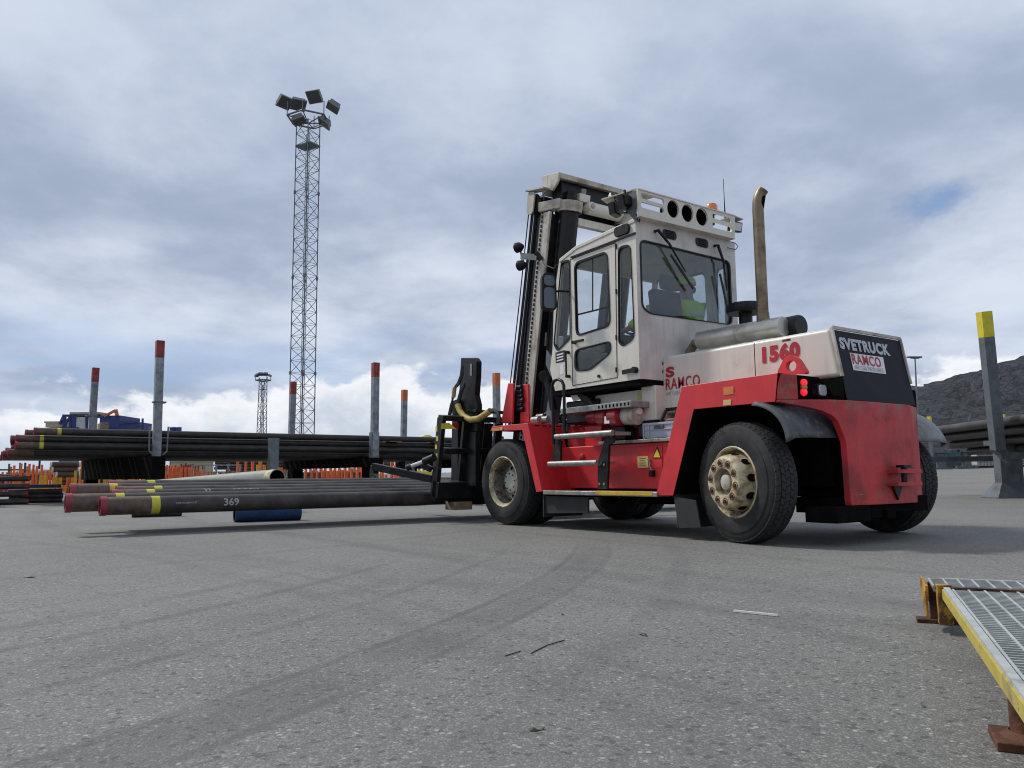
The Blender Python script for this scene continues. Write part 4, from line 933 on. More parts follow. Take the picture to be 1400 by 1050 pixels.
# lamps on mast side
b = MB()
for x, y in ((248, 412), (260, 498)):
    p = c1(x, y, Y=-.30); b.lathe([(-.05, 0), (-.05, .03), (0, .065), (.06, .070), (.065, .06), (.065, 0)], p, (.8, .2, .0), 16, 0)
p, q = c1(255, 455, Y=-.34), c1(330, 462, Y=-.40); b.beam(p, q, .03, .08, 1); p2 = c1(248, 412, Y=-.32); p3 = c1(260, 498, Y=-.32); b.tube([p2, p, p3], .012, 8, 1); r = c1(345, 450, Y=-.44); b.beam(q, r, .05, .12, 0)
b.tube([c1(355, 485, Y=-.40), c1(385, 505, Y=-.36), c1(412, 515, Y=-.32), c1(425, 495, Y=-.32)], .008, 6, 0)
b.build('mast_lamp', [M['black'], M['steelgrey']], T, angle=40)
# red towers at the mast foot
for s in (1, -1):
    yy = (lambda y: y) if s > 0 else (lambda y: 2*YC-y)
    P = [at(x, y, Y=-.36) for x, y in ((685, 577.5), (694.5, 524), (702, 524), (700, 578))]; Q_ = [at(x, y, Y=-.45) for x, y in ((711, 578), (711, 526), (722, 525), (723, 577))]
    b = MB(); b.prism([Vector((p.x, yy(-.36), p.z)) for p in P], (0, -.03*s, 0)); b.prism([Vector((p.x, yy(-.45), p.z)) for p in Q_], (0, -.05*s, 0))
    b.prism([Vector((p.x, yy(-.58), p.z)) for p in [P[0], P[1], Q_[2], Q_[3]]], (0, -.03*s, 0)); b.build('mast_bracket', M['red'], T, bevel=.005)
b = MB(); random.seed(5)
for i in range(6):
    p = at(703+random.uniform(0, 8), 530+6*i, Y=-.44); b.cyl(p, p-X3*.10, .035, 10)
b.split('chain_anchor', M['blacksteel'], T)

# ------------------------------------------------------------------ fork carriage (same tilt)
def cs(off, z, y): return Vector((4.86 - KT*(z-.3) + off, y, z))
yl, yr = .36, 2*YC-.36
b = MB()
b.beam(cs(0, 1.40, yl), cs(0, 1.40, yr), .14, .07, 0, up=md); b.beam(cs(0, .96, yl-.1), cs(0, .96, yr+.1), .10, .08, 0, up=md); b.beam(cs(-.03, .44, yl-.0), cs(-.03, .44, yr), .16, .22, 0, up=md)
for y in (yl-.03, yr+.03): b.beam(cs(.02, .30, y), cs(.02, 1.40, y), .06, .15, 0, up=X3)
for y in (-.08, -.30, -.62, -1.2, -1.8, -2.2): b.beam(cs(.04, .30, y), cs(.04, 1.40, y), .11, .06, 0, up=X3)
b.prism([cs(.0, .33, yl-.04), cs(.0, .22, -.1), cs(.0, .22, -2.3), cs(.0, .33, yr+.04)], (.06, 0, 0), 0)
b.build('fork_carriage', M['black'], T, bevel=.006)
b = MB()  # yellow paint remains on the end plate and flag sticker
for (x0, x1, y0, y1) in ((595.5, 598, 583, 590), (596.5, 599, 596, 603), (595, 597.5, 608, 614), (596, 598, 620, 626)):
    b.prism([at(x0, y0, Y=yl+.002), at(x1, y0, Y=yl+.002), at(x1, y1, Y=yl+.002), at(x0, y1, Y=yl+.002)], (0, .001, 0), 0)
X_ = cs(0, 1.2, 0).x-.085
b.prism([at(604, 579, X=X_), at(614, 578, X=X_), at(624, 586.5, X=X_), at(603, 586.5, X=X_)], (-.002, 0, 0), 0); b.prism([at(618, 579, X=X_+.001), at(627, 578, X=X_+.001), at(627, 586.5, X=X_+.001), at(621, 586.5, X=X_+.001)], (-.002, 0, 0), 1)
b.split('warning_sticker', [M['yel2'], M['lred']], T)
# forks
for y in (-.45, -2.0):
    b = MB(); a, c = cs(.04, .27, y), cs(.04, .27, y)+Vector((2.3, 0, .34)); b.beam(a, c, .15, .055, 0); b.beam(cs(.06, .24, y), cs(.06, 1.35, y), .15, .06, 0, up=X3); b.build('fork', M['blacksteel'], T, bevel=.005)
# clamp column with hoses
b = MB()
cc = [at(x, y, Y=-.12) for x, y in ((630, 489), (648, 489), (651.5, 494), (651, 514), (649, 540), (652, 553), (652, 590), (622, 590), (624, 556), (628, 530))]
b.prism(cc, (0, -.09, 0)); 
b.prism([at(x, y, Y=-.05) for x, y in ((618, 548), (626, 545), (626, 680), (616, 680))], (0, -.06, 0)); b.prism([at(x, y, Y=-.08) for x, y in ((636, 560), (650, 560), (650, 564), (636, 564))], (0, -.6, 0))
b.prism([at(x, y, Y=-.10) for x, y in ((632, 590), (650, 590), (650, 665), (632, 665))], (0, -.08, 0))
b.build('clamp_column', M['black'], T, bevel=.01)
b = MB(); b.prism([at(x, y, Y=-.117) for x, y in ((643, 497), (645.5, 498), (645, 514), (642.5, 513))], (0, .003, 0)); b.build('slot_highlight', M['galv'], T)
def h3(x, y): return at(560+x/4.375, 470+y/4.375, Y=0.0)
b = MB(); b.tube([h3(*q) for q in ((288, 365), (300, 400), (325, 435), (365, 455), (415, 447), (455, 420), (482, 402))], .042, 14); 
for i, (q0, q1) in enumerate((((270, 260), (262, 320)),)): b.tube([h3(*q0), h3(*q1)], .03, 12)
b.build('wrapped_hose', M['yhose'], T)
b = MB()
for j in range(3):
    d = 6*j; b.tube([h3(480, 396+d), h3(505+d/2, 390+d), h3(530, 410+d), h3(540-d, 440), h3(538-d, 480)], .016, 8)
    b.tube([h3(312+d/2, 130), h3(305+d, 190), h3(288+d, 235), h3(270+d, 258)], .013, 8)
    b.tube([h3(262-d/2, 318), h3(245+d, 370), h3(232+d, 432)], .014, 8)
    b.tube([h3(330, 240+d), h3(305+d, 275), h3(290+d, 330), h3(290, 365)], .014, 8)
b.split('clamp_hoses', M['hose'], T)
# pipe clamp arm reaching forward over the load, with its ram
b = MB(); b.beam(at(592, 655, X=4.95), at(511, 638, d=11.3), .10, .10, 0); b.beam(at(590, 652, X=4.9)+Z3*.1, at(573, 634, d=10.8), .08, .08, 0); b.beam(at(512, 636, d=11.3), at(512, 647, d=11.3), .08, .10)
b.build('clamp_arm', M['black'], T, bevel=.006)
b = MB(); p = at(562, 637.5, d=10.6); q = at(580, 631, d=10.5); b.cyl(p, q, .028, 14, 1); b.cyl(q, at(594, 625, d=10.4), .05, 14, 0); b.cyl(p, at(556, 640, d=10.6), .045, 10, 0); b.build('clamp_ram', [M['black'], M['lens']], T)
b = MB(); b.box(4.98, 4.72, .10, -.18, .16, .27); wb = b.build('wood_block', M['wood'], None, bevel=.006); tag(wb, 'short weathered wooden block wedged under the black fork carriage', 'wooden block')
# grey crate on the treads
ct = thing('plastic_crate', 'grey plastic storage crate standing on the red side tank', 'crate', (1.35, -.56, .993))
b = MB(); x0, x1, y0, y1, z0, z1 = 1.62, 1.10, -.41, -.70, .994, 1.165
b.box(x0-.01, x1+.01, y0-.01, y1+.01, z0, z0+.012); b.box(x0-.01, x1+.01, y0-.01, y0-.022, z0, z1); b.box(x0-.01, x1+.01, y1+.01, y1+.022, z0, z1); b.box(x0-.01, x0-.022, y0-.01, y1+.01, z0, z1); b.box(x1+.01, x1+.022, y0-.01, y1+.01, z0, z1)
for x in (x0-.09, x1+.09): b.box(x-.008, x+.008, y0, y0-.012, z0, z1)
for x in (x0-.004, x1+.014): b.box(x-.012, x+.006, y0+.001, y0-.012, z0, z1)
b.box(x0, x1, y0+.002, y0-.012, z1-.025, z1); b.box(x0, x1, y0, y0-.012, z0+.09, z0+.10)
b.build('crate_body', M['crate'], ct, bevel=.002)
b = MB(); b.box((x0+x1)/2+.09, (x0+x1)/2-.05, y0+.004, y0-.001, z1-.07, z1-.03); b.build('handle_slot', M['flap'], ct, bevel=.003)
b = MB(); b.lathe([(0, 0), (0, .09), (.03, .10), (.05, .07), (.055, 0)], (1.28, -.55, z1-.01), Z3, 16); b.build('cloth_bundle', M['wood'], ct)

# ------------------------------------------------------------------ driver
def skin(name, J, E_, mt, parent, sub=2, label=None):
    names = list(J); me = bpy.data.meshes.new(name); org = Vector((2.0, -1.22, 2.1))
    me.from_pydata([Vector(J[n][:3])-org for n in names], [(names.index(a), names.index(c)) for a, c in E_], [])
    me.materials.append(mt); o = bpy.data.objects.new(name, me); COL.objects.link(o); o.location = org
    o.modifiers.new('skin', 'SKIN'); o.modifiers['skin'].use_smooth_shade = True
    for i, n in enumerate(names): r = J[n][3]; r = r if isinstance(r, tuple) else (r, r); me.skin_vertices[0].data[i].radius = r
    me.skin_vertices[0].data[0].use_root = True
    ss = o.modifiers.new('sub', 'SUBSURF'); ss.levels = 1; ss.render_levels = sub
    if parent: attach(o, parent)
    return tag(o, label)
D_ = thing('person', 'driver in hi-vis yellow jacket and green cap sitting inside the forklift cab', 'person', (2.0, -1.22, 2.1))
ox, oy, oz = 1.86, -1.50, 2.10
J = {'pel': (ox, oy, oz+.10, .13), 'wai': (ox, oy, oz+.28, .12), 'che': (ox+.02, oy, oz+.46, .13), 'nek': (ox+.03, oy, oz+.62, .06), 'hea': (ox+.06, oy, oz+.72, .085), 'crn': (ox+.05, oy, oz+.81, .085),
     'shl': (ox+.04, oy+.20, oz+.52, .065), 'ell': (ox+.02, oy+.56, oz+.46, .050), 'wrl': (ox+.15, oy+.88, oz+.20, .034), 'hal': (ox+.22, oy+.90, oz+.17, .03),
     'shr': (ox+.04, oy-.20, oz+.53, .065), 'elr': (ox+.20, oy-.30, oz+.30, .048), 'wrr': (ox+.40, oy-.20, oz+.28, .032), 'har': (ox+.46, oy-.16, oz+.28, .03),
     'hil': (ox+.06, oy+.11, oz+.08, .09), 'knl': (ox+.48, oy+.16, oz+.10, .07), 'anl': (ox+.60, oy+.16, oz-.33, .045), 'fol': (ox+.76, oy+.17, oz-.40, .04),
     'hir': (ox+.06, oy-.11, oz+.08, .09), 'knr': (ox+.48, oy-.16, oz+.10, .07), 'anr': (ox+.60, oy-.16, oz-.33, .045), 'for': (ox+.76, oy-.17, oz-.40, .04)}
E1 = [('pel', 'wai'), ('wai', 'che'), ('che', 'nek'), ('nek', 'hea'), ('hea', 'crn'), ('che', 'shl'), ('shl', 'ell'), ('ell', 'wrl'), ('wrl', 'hal'), ('che', 'shr'), ('shr', 'elr'), ('elr', 'wrr'), ('wrr', 'har'), ('pel', 'hil'), ('hil', 'knl'), ('knl', 'anl'), ('anl', 'fol'), ('pel', 'hir'), ('hir', 'knr'), ('knr', 'anr'), ('anr', 'for')]
for s, h in ((1, 'hal'), (-1, 'har')):
    hx, hy, hz, _ = J[h]
    for k in range(4):
        dy = (k-1.5)*.018; L = (.055, .065, .062, .05)[k]
        J[f'{h}f{k}'] = (hx+.03, hy+dy, hz+.012, .009); J[f'{h}g{k}'] = (hx+.03+L*.5, hy+dy, hz+.006, .0085); J[f'{h}e{k}'] = (hx+.03+L*.6, hy+dy, hz-.03, .008)
        E1 += [(h, f'{h}f{k}'), (f'{h}f{k}', f'{h}g{k}'), (f'{h}g{k}', f'{h}e{k}')]
    J[f'{h}t'] = (hx+.0, hy+.035*s*-1, hz+.005, .011); J[f'{h}u'] = (hx+.045, hy+.045*s*-1, hz-.01, .009); E1 += [(h, f'{h}t'), (f'{h}t', f'{h}u')]
body = skin('body', J, E1, M['skin'], D_)
JJ = {k: J[k] for k in ('pel', 'wai', 'che', 'shl', 'ell', 'wrl', 'shr', 'elr', 'wrr')}
JJ = {k: (v[0], v[1], v[2], v[3]+.028) for k, v in JJ.items()}; JJ['col'] = (ox+.03, oy, oz+.585, .085)
skin('jacket', JJ, [('pel', 'wai'), ('wai', 'che'), ('che', 'col'), ('che', 'shl'), ('shl', 'ell'), ('ell', 'wrl'), ('che', 'shr'), ('shr', 'elr'), ('elr', 'wrr')], M['hiviz'], D_)
JT = {k: (J[k][0], J[k][1], J[k][2], J[k][3]+.018) for k in ('pel', 'hil', 'knl', 'anl', 'hir', 'knr', 'anr')}
skin('trousers', JT, [('pel', 'hil'), ('hil', 'knl'), ('knl', 'anl'), ('pel', 'hir'), ('hir', 'knr'), ('knr', 'anr')], M['navy'], D_)
b = MB(); hc = Vector((ox+.055, oy, oz+.80)); b.lathe([(0, .118), (.03, .120), (.07, .108), (.10, .08), (.12, .04), (.125, 0)], hc, Z3, 28); b.prism(rounded([hc+Vector((.09, .09, .005)), hc+Vector((.20, .06, .0)), hc+Vector((.20, -.06, .0)), hc+Vector((.09, -.09, .005))], .03), (0, 0, .01)); b.build('cap', M['hiviz'], D_, angle=50)
b = MB()
for s in (1, -1): b.lathe([(0, 0), (0, .04), (.03, .045), (.04, .03), (.04, 0)], (ox+.06, oy+.10*s, oz+.76), (0, s, 0), 18)
b.split('ear_defenders', M['navy'], D_)
b = MB()   # face: eyes, nose, mouth
fx = ox+.06+.085
b.lathe([(0, .014), (.03, .008), (.035, 0)], (fx, oy, oz+.735), (1, 0, -.2), 10, 0)
for s in (1, -1): b.lathe([(0, .012), (.006, .006), (.007, 0)], (fx-.004, oy+.032*s, oz+.76), X3, 10, 1)
b.box(fx-.002, fx+.004, oy-.022, oy+.022, oz+.692, oz+.700, 2); b.build('face', [M['skin'], M['navy'], M['lred']], D_)
b = MB()
for z in (.30, .40): 
    b.lathe([(0, .163), (.035, .163)], (ox+.005, oy, oz+z), Z3, 30)
b.split('reflective_band', M['reflect'], D_)

# ------------------------------------------------------------------ pipes
def pipe_thing(p, q, r, label, group=None, bare=.0, band=None, prot=True, m='pipe', marks=None, wall=.12, cat='pipe', n=24, protm='protector', both=False):
    p, q = Vector(p), Vector(q); d = (q-p).normalized(); o = thing('steel_pipe', label, cat, (p+q)/2 - Z3*r, group)
    b = MB(); b.pipe(p+d*bare, q, r, r*(1-wall), n, 0, 1); b.build('pipe_body', [M[m], M['dark']], o, angle=40)
    if bare: b = MB(); b.pipe(p, p+d*(bare-.001), r*1.0, r*(1-wall), n, 0, 1); b.build('bare_end', [M['pipebare'], M['dark']], o, angle=40)
    if prot: b = MB(); b.pipe(p-d*.012, p+d*.05, r*1.06, r*.80, n, 0, 0); b.build('end_protector', M[protm], o, angle=40)
    if both: b = MB(); b.pipe(q-d*.05, q+d*.012, r*1.06, r*.80, n, 0, 0); b.build('end_protector', M[protm], o, angle=40)
    if band: b = MB(); b.pipe(p+d*band, p+d*(band+.09), r*1.012, r*.99, n); b.build('yellow_band', M['band'], o, angle=40)
    return o
def wrap_text(body, p, d, r, h, parent, ang=.5, m='chalk', name='chalk_number'):
    """lettering bent round a pipe whose axis runs through p along d; ang = height angle above the +Y/-X side"""
    cu = bpy.data.curves.new('c', 'FONT'); cu.body = body; cu.size = 1; cu.offset = .015; cu.resolution_u = 2
    t = bpy.data.objects.new('c', cu); COL.objects.link(t); bpy.context.view_layer.update()
    me = bpy.data.meshes.new_from_object(t.evaluated_get(bpy.context.evaluated_depsgraph_get())); bpy.data.objects.remove(t)
    d = Vector(d).normalized(); sd = Z3.cross(d).normalized()   # side facing the viewer must be +sd
    if sd.dot(CO-Vector(p)) < 0: sd = -sd
    vs = []
    for v in me.vertices:
        a = ang + (v.co.y*h/.7)/r; vs.append(Vector(p) + d*v.co.x*h/.7 + (sd*cos(a)+Z3*sin(a))*(r+.0012))
    b = MB(); b.add(vs, [list(f.vertices) for f in me.polygons]); bpy.data.meshes.remove(me); return b.build(name, M[m], parent)
RL = .10
# the load: (pixel of the end centre, X, label bit, bare, band)
load = [((138, 691.5), 5.16, 'nearest of the pipes on the forks, chalked 369', .56, .50, 0),
        ((91, 680.5), 5.40, 'pipe on the forks reaching farthest left, second from the front', .52, .48, 0),
        ((153, 679), 5.63, 'pipe on the forks chalked 321, just behind the front one', .42, .36, 0),
        ((160, 670), 5.86, 'pipe in the middle of the fork load with brown bare end', .50, .40, 0),
        ((97, 668.5), 6.09, 'pipe on the forks with pale brown end behind the large brown one', .46, .40, 0),
        ((150, 662.5), 6.32, 'farthest of the pipes on the forks, reddish end', .46, .42, 0)]
for i, (px_, X, lb, bare, band, _) in enumerate(load):
    e = at(*px_, X=X); zz = .335 + (X-5.16)*.155
    lp = Vector((X, e.y, zz-.012)); rpn = Vector((X, 2*YC-e.y+.3, zz-.012))
    o = pipe_thing(lp, rpn, RL, 'dark steel ' + lb, 'pipes carried on the forks', bare, band)
    if i == 0: wrap_text('369', lp-Y3*1.28, -Y3, RL, .085, o, -.25); wrap_text('9 5/8 53.5 L80 41.2 FT', lp-Y3*.75, -Y3, RL, .018, o, .1)
    if i == 2: wrap_text('321', lp-Y3*1.0, -Y3, RL, .065, o, .55); wrap_text('53.5 L80 13CR 9 5/8 AC 28', lp-Y3*1.35, -Y3, RL, .02, o, .95)
# short dunnage pipes lying on the yard behind
def ground_pipe(c0, c1_, r, m, label):
    a = at(*c0, Z=0); q = at(*c1_, Z=0); a.z = q.z = r; X = (a.x+q.x)/2
    d = (q-a).normalized(); o = thing('short_pipe', label, 'pipe', (a+q)/2-Z3*r); b = MB(); b.pipe(a, q, r, r*.88, 28, 0, 1); b.build('pipe_body', [M[m], M['dark']], o, angle=40); return o
ground_pipe((320, 714), (410, 711), .115, 'bluepipe', 'short blue coated pipe offcut lying on the asphalt beneath the load')
ground_pipe((180, 707.5), (248, 705.5), .10, 'pipe', 'short black pipe offcut on the asphalt left of the blue one')
ground_pipe((528, 692), (574, 691), .11, 'bluepipe', 'short dark blue pipe offcut on the asphalt near the front wheel')
p = at(379, 653, d=14.5); pe_ = at(207, 665, X=17.2); pd_ = (pe_-p).normalized(); o = thing('large_pipe', 'fat pale green pipe with open end lying behind the fork load', 'pipe', p-Z3*.15)
b = MB(); b.pipe(p, pe_, .155, .138, 36, 0, 1); b.build('pipe_body', [M['palepipe'], M['dark']], o, angle=40)
b = MB(); b.pipe(p-pd_*.004, p+pd_*.25, .157, .150, 36); b.build('pipe_collar', M['rim'], o, angle=40)
b = MB(); a = at(95, 698, Z=0); c = at(130, 688, Z=0); b.prism([a, at(135, 699, Z=0), c+Vector((0, 0, .02)), c+Vector((-.3, .6, 0))], (0, 0, .04)); o = b.build('timber_wedge', M['wood'], None); tag(o, 'flat dark timber piece on the ground under the pipe ends', 'timber')

# ------------------------------------------------------------------ main pipe rack, left background
XN, XFa = 18., 23.8
def stanchion(b, p, top, w, mt=0, mtop=1, cap=.55):
    p = Vector(p); top = Vector(top); d = (top-p).normalized(); L = (top-p).length
    b.beam(p, top-d*cap, w, w, mt, up=X3); b.beam(top-d*cap, top, w+.004, w+.004, mtop, up=X3)
frames = [(219, 466, 213, 131, 503, 'M'), (513.5, 496, 511, 401, 522, 'M'), (678.5, 510, 680, 553, 533, 'O')]
for i, (nx, ny, nbx, fx_, fy, kk) in enumerate(frames):
    lab = ('leftmost tall pipe rack frame of grey posts with red tops', 'middle pipe rack frame with red topped grey posts right of the light mast', 'pipe rack frame with orange topped posts beside the truck mast')[i]
    tN = at(nx, ny, X=XN); base = Vector((XN, at(nbx, 655, X=XN).y, 0)); tF = at(fx_, fy, X=XFa); bF = Vector((XFa, tF.y+.05, 0))
    o = thing('pipe_rack', lab, 'pipe rack', base, 'frames of the raised pipe rack')
    for (bb, tt) in ((base, tN), (bF, tF)):
        b = MB(); w = .20; stanchion(b, bb, tt, w, 0, 1, .46); b.box(bb.x-.05, bb.x+.05, bb.y-.28, bb.y+.28, .0, .03, 0)
        b.box(bb.x-.11, bb.x+.11, bb.y-.12, bb.y+.12, .0, .95, 2)
        b.build('post', [M['galv'], M['stakered' if kk == 'M' else 'stakeor'], M['rimdark']], o, bevel=.008)
        b = MB()
        if i == 0:
            for s in (-1, 1): b.tube([Vector((bb.x-.13, bb.y+s*.12, 1.25)), Vector((bb.x-.13, bb.y+s*.22, 1.35)), Vector((bb.x-.13, bb.y+s*.23, 2.0))], .022, 8)
            b.beam(Vector((bb.x, bb.y, 2.65)) + Y3*.16, Vector((bb.x, bb.y, 2.65)) - Y3*.16, .24, .04)
        else:
            b.box(bb.x-.08, bb.x+.08, bb.y-.135, bb.y+.135, 1.2, 2.0, 0)
        b.split('post_sleeve', M['galvd'], o)
    b = MB(); zl_ = .62 if i == 0 else .93; b.beam((XN-.3, base.y, (zl_+1.21)/2), (XFa+.3, bF.y, (zl_+1.21)/2), .34, 1.21-zl_); b.beam((XFa-.6, bF.y, 0), (XFa-.6, bF.y, zl_), .35, .5); b.beam((XN+.3, base.y, 0), (XN+.3, base.y, zl_), .3, .5); b.build('cross_beam', M['dark'], o)
# short intermediate post
b = MB(); p = at(373, 650, X=XN-.25); tp = at(373, 599, X=XN-.25); b.box(XN-.35, XN-.15, p.y-.13, p.y+.13, 0, tp.z); b.box(XN-.45, XN-.1, p.y-.25, p.y+.25, 0, .04)
o = b.build('rack_post', M['galvd'], None, bevel=.01); tag(o, 'short grey rack post without coloured top below the raised pipes', 'post')
# pipes on the rack (along Y)
rr = .088
def zy(px, py, X): p = at(px, py, X=X); return p.y, p.z
yR = -13.5
L_ = []
tops = [(49, 587.5, XN+.35, .66, 1), (24, 592, XN+.9, 0, 1), (60, 592, XN+1.5, .5, 1)]
yb, z_ = zy(44, 587.5, XN+.4)
zlay = [1.30, 1.47, 1.64]
names_ = {0: 'bottom', 1: 'middle', 2: 'upper', 3: 'top'}
random.seed(11)
k = 0
for lay_, (z, nrow) in enumerate(((1.30, 14), (1.475, 13), (1.65, 9), (1.83, 5))):
    for j in range(nrow):
        X = XN + .25 + j*.40 + lay_*.12 + (0 if lay_ < 3 else .25)
        if lay_ == 3: X = XN + .35 + j*1.05
        px0 = (14, 22, 26, 44)[lay_] + random.uniform(-13, 13)
        if j == 0: px0 = (12, 22, 22, 46)[lay_]
        if lay_ == 0: X += .45
        y0, _z = zy(px0, 600, X)
        lb = ('dark steel pipe at the front of the %s layer on the raised rack' % names_[lay_]) if j == 0 else 'dark steel pipe deeper in the %s layer on the raised rack' % names_[lay_]
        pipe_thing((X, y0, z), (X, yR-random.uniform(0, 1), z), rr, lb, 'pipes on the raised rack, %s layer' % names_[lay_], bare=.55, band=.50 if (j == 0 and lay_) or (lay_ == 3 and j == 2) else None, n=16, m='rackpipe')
# second set further left, running out of frame
for lay_, z in enumerate((1.30, 1.475, 1.65)):
    for j in range(3):
        X = XN+.5+j*.6; y0, _z = zy(-6-6*j+4*lay_, 605, X)
        pipe_thing((X, y0+10, z), (X, y0+.35, z), rr, 'brown steel pipe at the picture edge in the left rack stack, layer %s' % ('one', 'two', 'three')[lay_], 'brown pipes at the left edge', prot=False, m='piperust', n=16)
b = MB(); p = at(565, 600, X=XN+.1)
for X in (XN+.2,):
    for pxq in (540, 600): q = at(pxq, 603, X=X); b.box(X-.1, X+5.2, q.y-.2, q.y+.2, 1.735, 1.755)
o = b.build('timber_battens', M['wood'], None); tag(o, 'thin timber battens between pipe layers near the middle rack frame', 'timber')
q = at(141, 583, X=XFa-1); b = MB(); b.box(q.x-.3, q.x+.3, q.y-.12, q.y+.12, q.z-.25, q.z+.1); o = b.build('wooden_block', M['wood'], None, bevel=.02); tag(o, 'light wooden block on top of the raised pipes beside the far left post', 'wooden block')

# ------------------------------------------------------------------ light masts
def lattice_mast(base, H, w0, w1, ang, lab, nseg, r, heads, group, lampk=1.):
    base = Vector(base); o = thing('light_mast', lab, 'light mast', base, group)
    def cor(i, z): a = ang + pi/2*i + pi/4; ww = (w0 + (w1-w0)*z/H)/sqrt(2); return base + Vector((cos(a)*ww, sin(a)*ww, z))
    b = MB()
    for i in range(4): b.tube([cor(i, 0), cor(i, H)], r, 6)
    for s in range(nseg):
        z0, z1 = H*s/nseg, H*(s+1)/nseg
        for i in range(4):
            j = (i+1) % 4
            b.tube([cor(i, z0) if s % 2 else cor(j, z0), cor(j, z1) if s % 2 else cor(i, z1)], r*.55, 5)
            b.tube([cor(i, z1), cor(j, z1)], r*.4, 4)
    b.build('lattice', M['galvd'], o)
    b = MB(); u = (cor(1, 0)-cor(0, 0)).normalized()
    for s_ in (-1, 1): b.tube([base+u*.18*s_*lampk, base+u*.18*s_*lampk+Z3*H*.97], r*.6, 5)
    for s in range(int(H/.6)): b.tube([base-u*.18*lampk+Z3*(.6*s+.3), base+u*.18*lampk+Z3*(.6*s+.3)], r*.4, 4)
    b.build('ladder', M['galvd'], o)
    for zz in (.30, .56, .80):
        if H > 25:
            b = MB()
            for i in range(4): b.cyl(cor(i, H*zz)-Z3*.12, cor(i, H*zz)+Z3*.12, r*2.2, 8)
            b.build('joint_collar', M['galvd'], o)
    b = MB(); c = base+Z3*H; R_ = w1*1.05
    ring_ = [c + Vector((cos(ang+k*pi/3)*R_*1.25, sin(ang+k*pi/3)*R_*1.25, .35*lampk)) for k in range(6)]
    for k in range(6): b.tube([ring_[k], ring_[(k+1) % 6]], r*1.6, 6); b.tube([c, ring_[k]], r, 6)
    for k in range(6): b.tube([ring_[k], ring_[k]+Z3*1.1*lampk*(1 if k % 2 else .6)], r*.9, 6)
    b.build('head_frame', M['galvd'], o)
    b = MB(); b.obox(base+Z3*(H-1.9*lampk), (u, u.cross(Z3), Z3), (w1*.66, w1*.42, .05)); b.build('platform', M['galvd'], o)
    for (dx_, dy_, dz_, yaw, tilt) in heads:
        cc_ = c + (CR*dx_ + Z3*dz_)*lampk + Vector((CF.x, CF.y, 0))*dy_*lampk
        f = Vector((cos(yaw), sin(yaw), 0)); nrm = (f*sin(tilt) - Z3*cos(tilt)).normalized(); r2 = f.cross(Z3).normalized(); u2 = nrm.cross(r2)
        b = MB(); b.obox(cc_+nrm*.12*lampk, (r2, u2, nrm), (.60*lampk, .52*lampk, .08*lampk), 0); b.obox(cc_-nrm*.10*lampk, (r2, u2, nrm), (.5*lampk, .42*lampk, .14*lampk), 0); b.obox(cc_+nrm*.212*lampk, (r2, u2, nrm), (.54*lampk, .46*lampk, .004), 1)
        b.build('floodlight', [M['flapr'], M['flap']], o, bevel=.02)
    return o
tb = at(411, 645, d=60); tb.z = 0; Hm = at(416, 143, d=60).z
lattice_mast(tb, Hm, 1.34, 1.28, radians(24), 'tall steel lattice light mast with floodlights rising behind the pipe rack', 30, .045,
   [(-1.9, -.2, 1.75, YAW+pi+.9, radians(38)), (-.95, .4, 1.85, YAW+pi+.5, radians(30)), (.55, -.3, 2.15, YAW+pi-.3, radians(45)), (2.05, -.2, 1.35, YAW+pi-1.2, radians(28)), (-.7, -.3, .2, YAW+pi+1.6, radians(20)), (1.25, .3, .25, YAW+pi-1.4, radians(35))], None)
tb2 = at(356, 655, d=190); tb2.z = 0
lattice_mast(tb2, at(357, 520, d=190).z, 1.9, 1.35, radians(10), 'distant lattice light mast left of the tall one, seen small', 16, .10,
   [(-1.5, 0, 1.6, YAW+pi+1.2, radians(30)), (-.6, 0, 1.9, YAW+pi, radians(30)), (.6, 0, 1.9, YAW+pi, radians(30)), (1.6, 0, 1.5, YAW+pi-1.2, radians(30))], None, 1.0)
b0 = at(1258, 640, d=95); b0.z = rise(0, b0.y); tp = at(1251, 490, d=95)
o = thing('lamp_pole', 'slim grey floodlight pole in front of the mountain', 'light pole', b0)
b = MB(); b.tube([b0, tp], [.16, .08], 12); b.build('pole', M['galv'], o)
b = MB(); b.beam(tp-CR*.5, tp+CR*.5, .1, .08); b.build('crossarm', M['galvd'], o)
for s in (-.65, -.1, .5): b = MB(); c = tp+CR*s+Z3*.15; b.obox(c, (CR, CF, Z3), (.24, .3, .10)); b.build('floodlight', M['flap'], o, bevel=.02)

# ------------------------------------------------------------------ right hand rack and far yard
pb = at(1372, 681, Z=0); pd = 17.3
dirr = Vector((CF.x, CF.y, 0)).normalized(); lat = Vector((CR.x, CR.y, 0)).normalized()
o = thing('pipe_rack', 'grey steel pipe rack stand with leaning yellow topped post at the right edge', 'pipe rack', pb)
b = MB(); t_ = at(1345, 426, d=pd-.25); m_ = at(1364.5, 614, d=pd-.25); dd = (m_-t_).normalized(); L1 = (m_-t_).length
b.beam(t_, t_+dd*.56, .235, .235, 1, up=lat); b.beam(t_+dd*.56, m_+dd*.02, .23, .23, 0, up=lat); b.build('post', [M['greypost'], M['yel2']], o, bevel=.012)
b = MB(); b.prism([m_+lat*-.09-Z3*.02, m_+lat*.22-Z3*.02, m_+lat*.22-Z3*.30, m_+lat*.08-Z3*.12], dirr*.2); b.build('post_gusset', M['greypost'], o)
b = MB(); cpt = pb+lat*.17; b.obox(cpt+Z3*.62, (lat, dirr, Z3), (.26, .14, .60)); b.obox(cpt+Z3*1.28, (lat, dirr, Z3), (.45, .16, .06)); b.build('stand_column', M['greypost'], o, bevel=.01)
b = MB(); w2 = .75
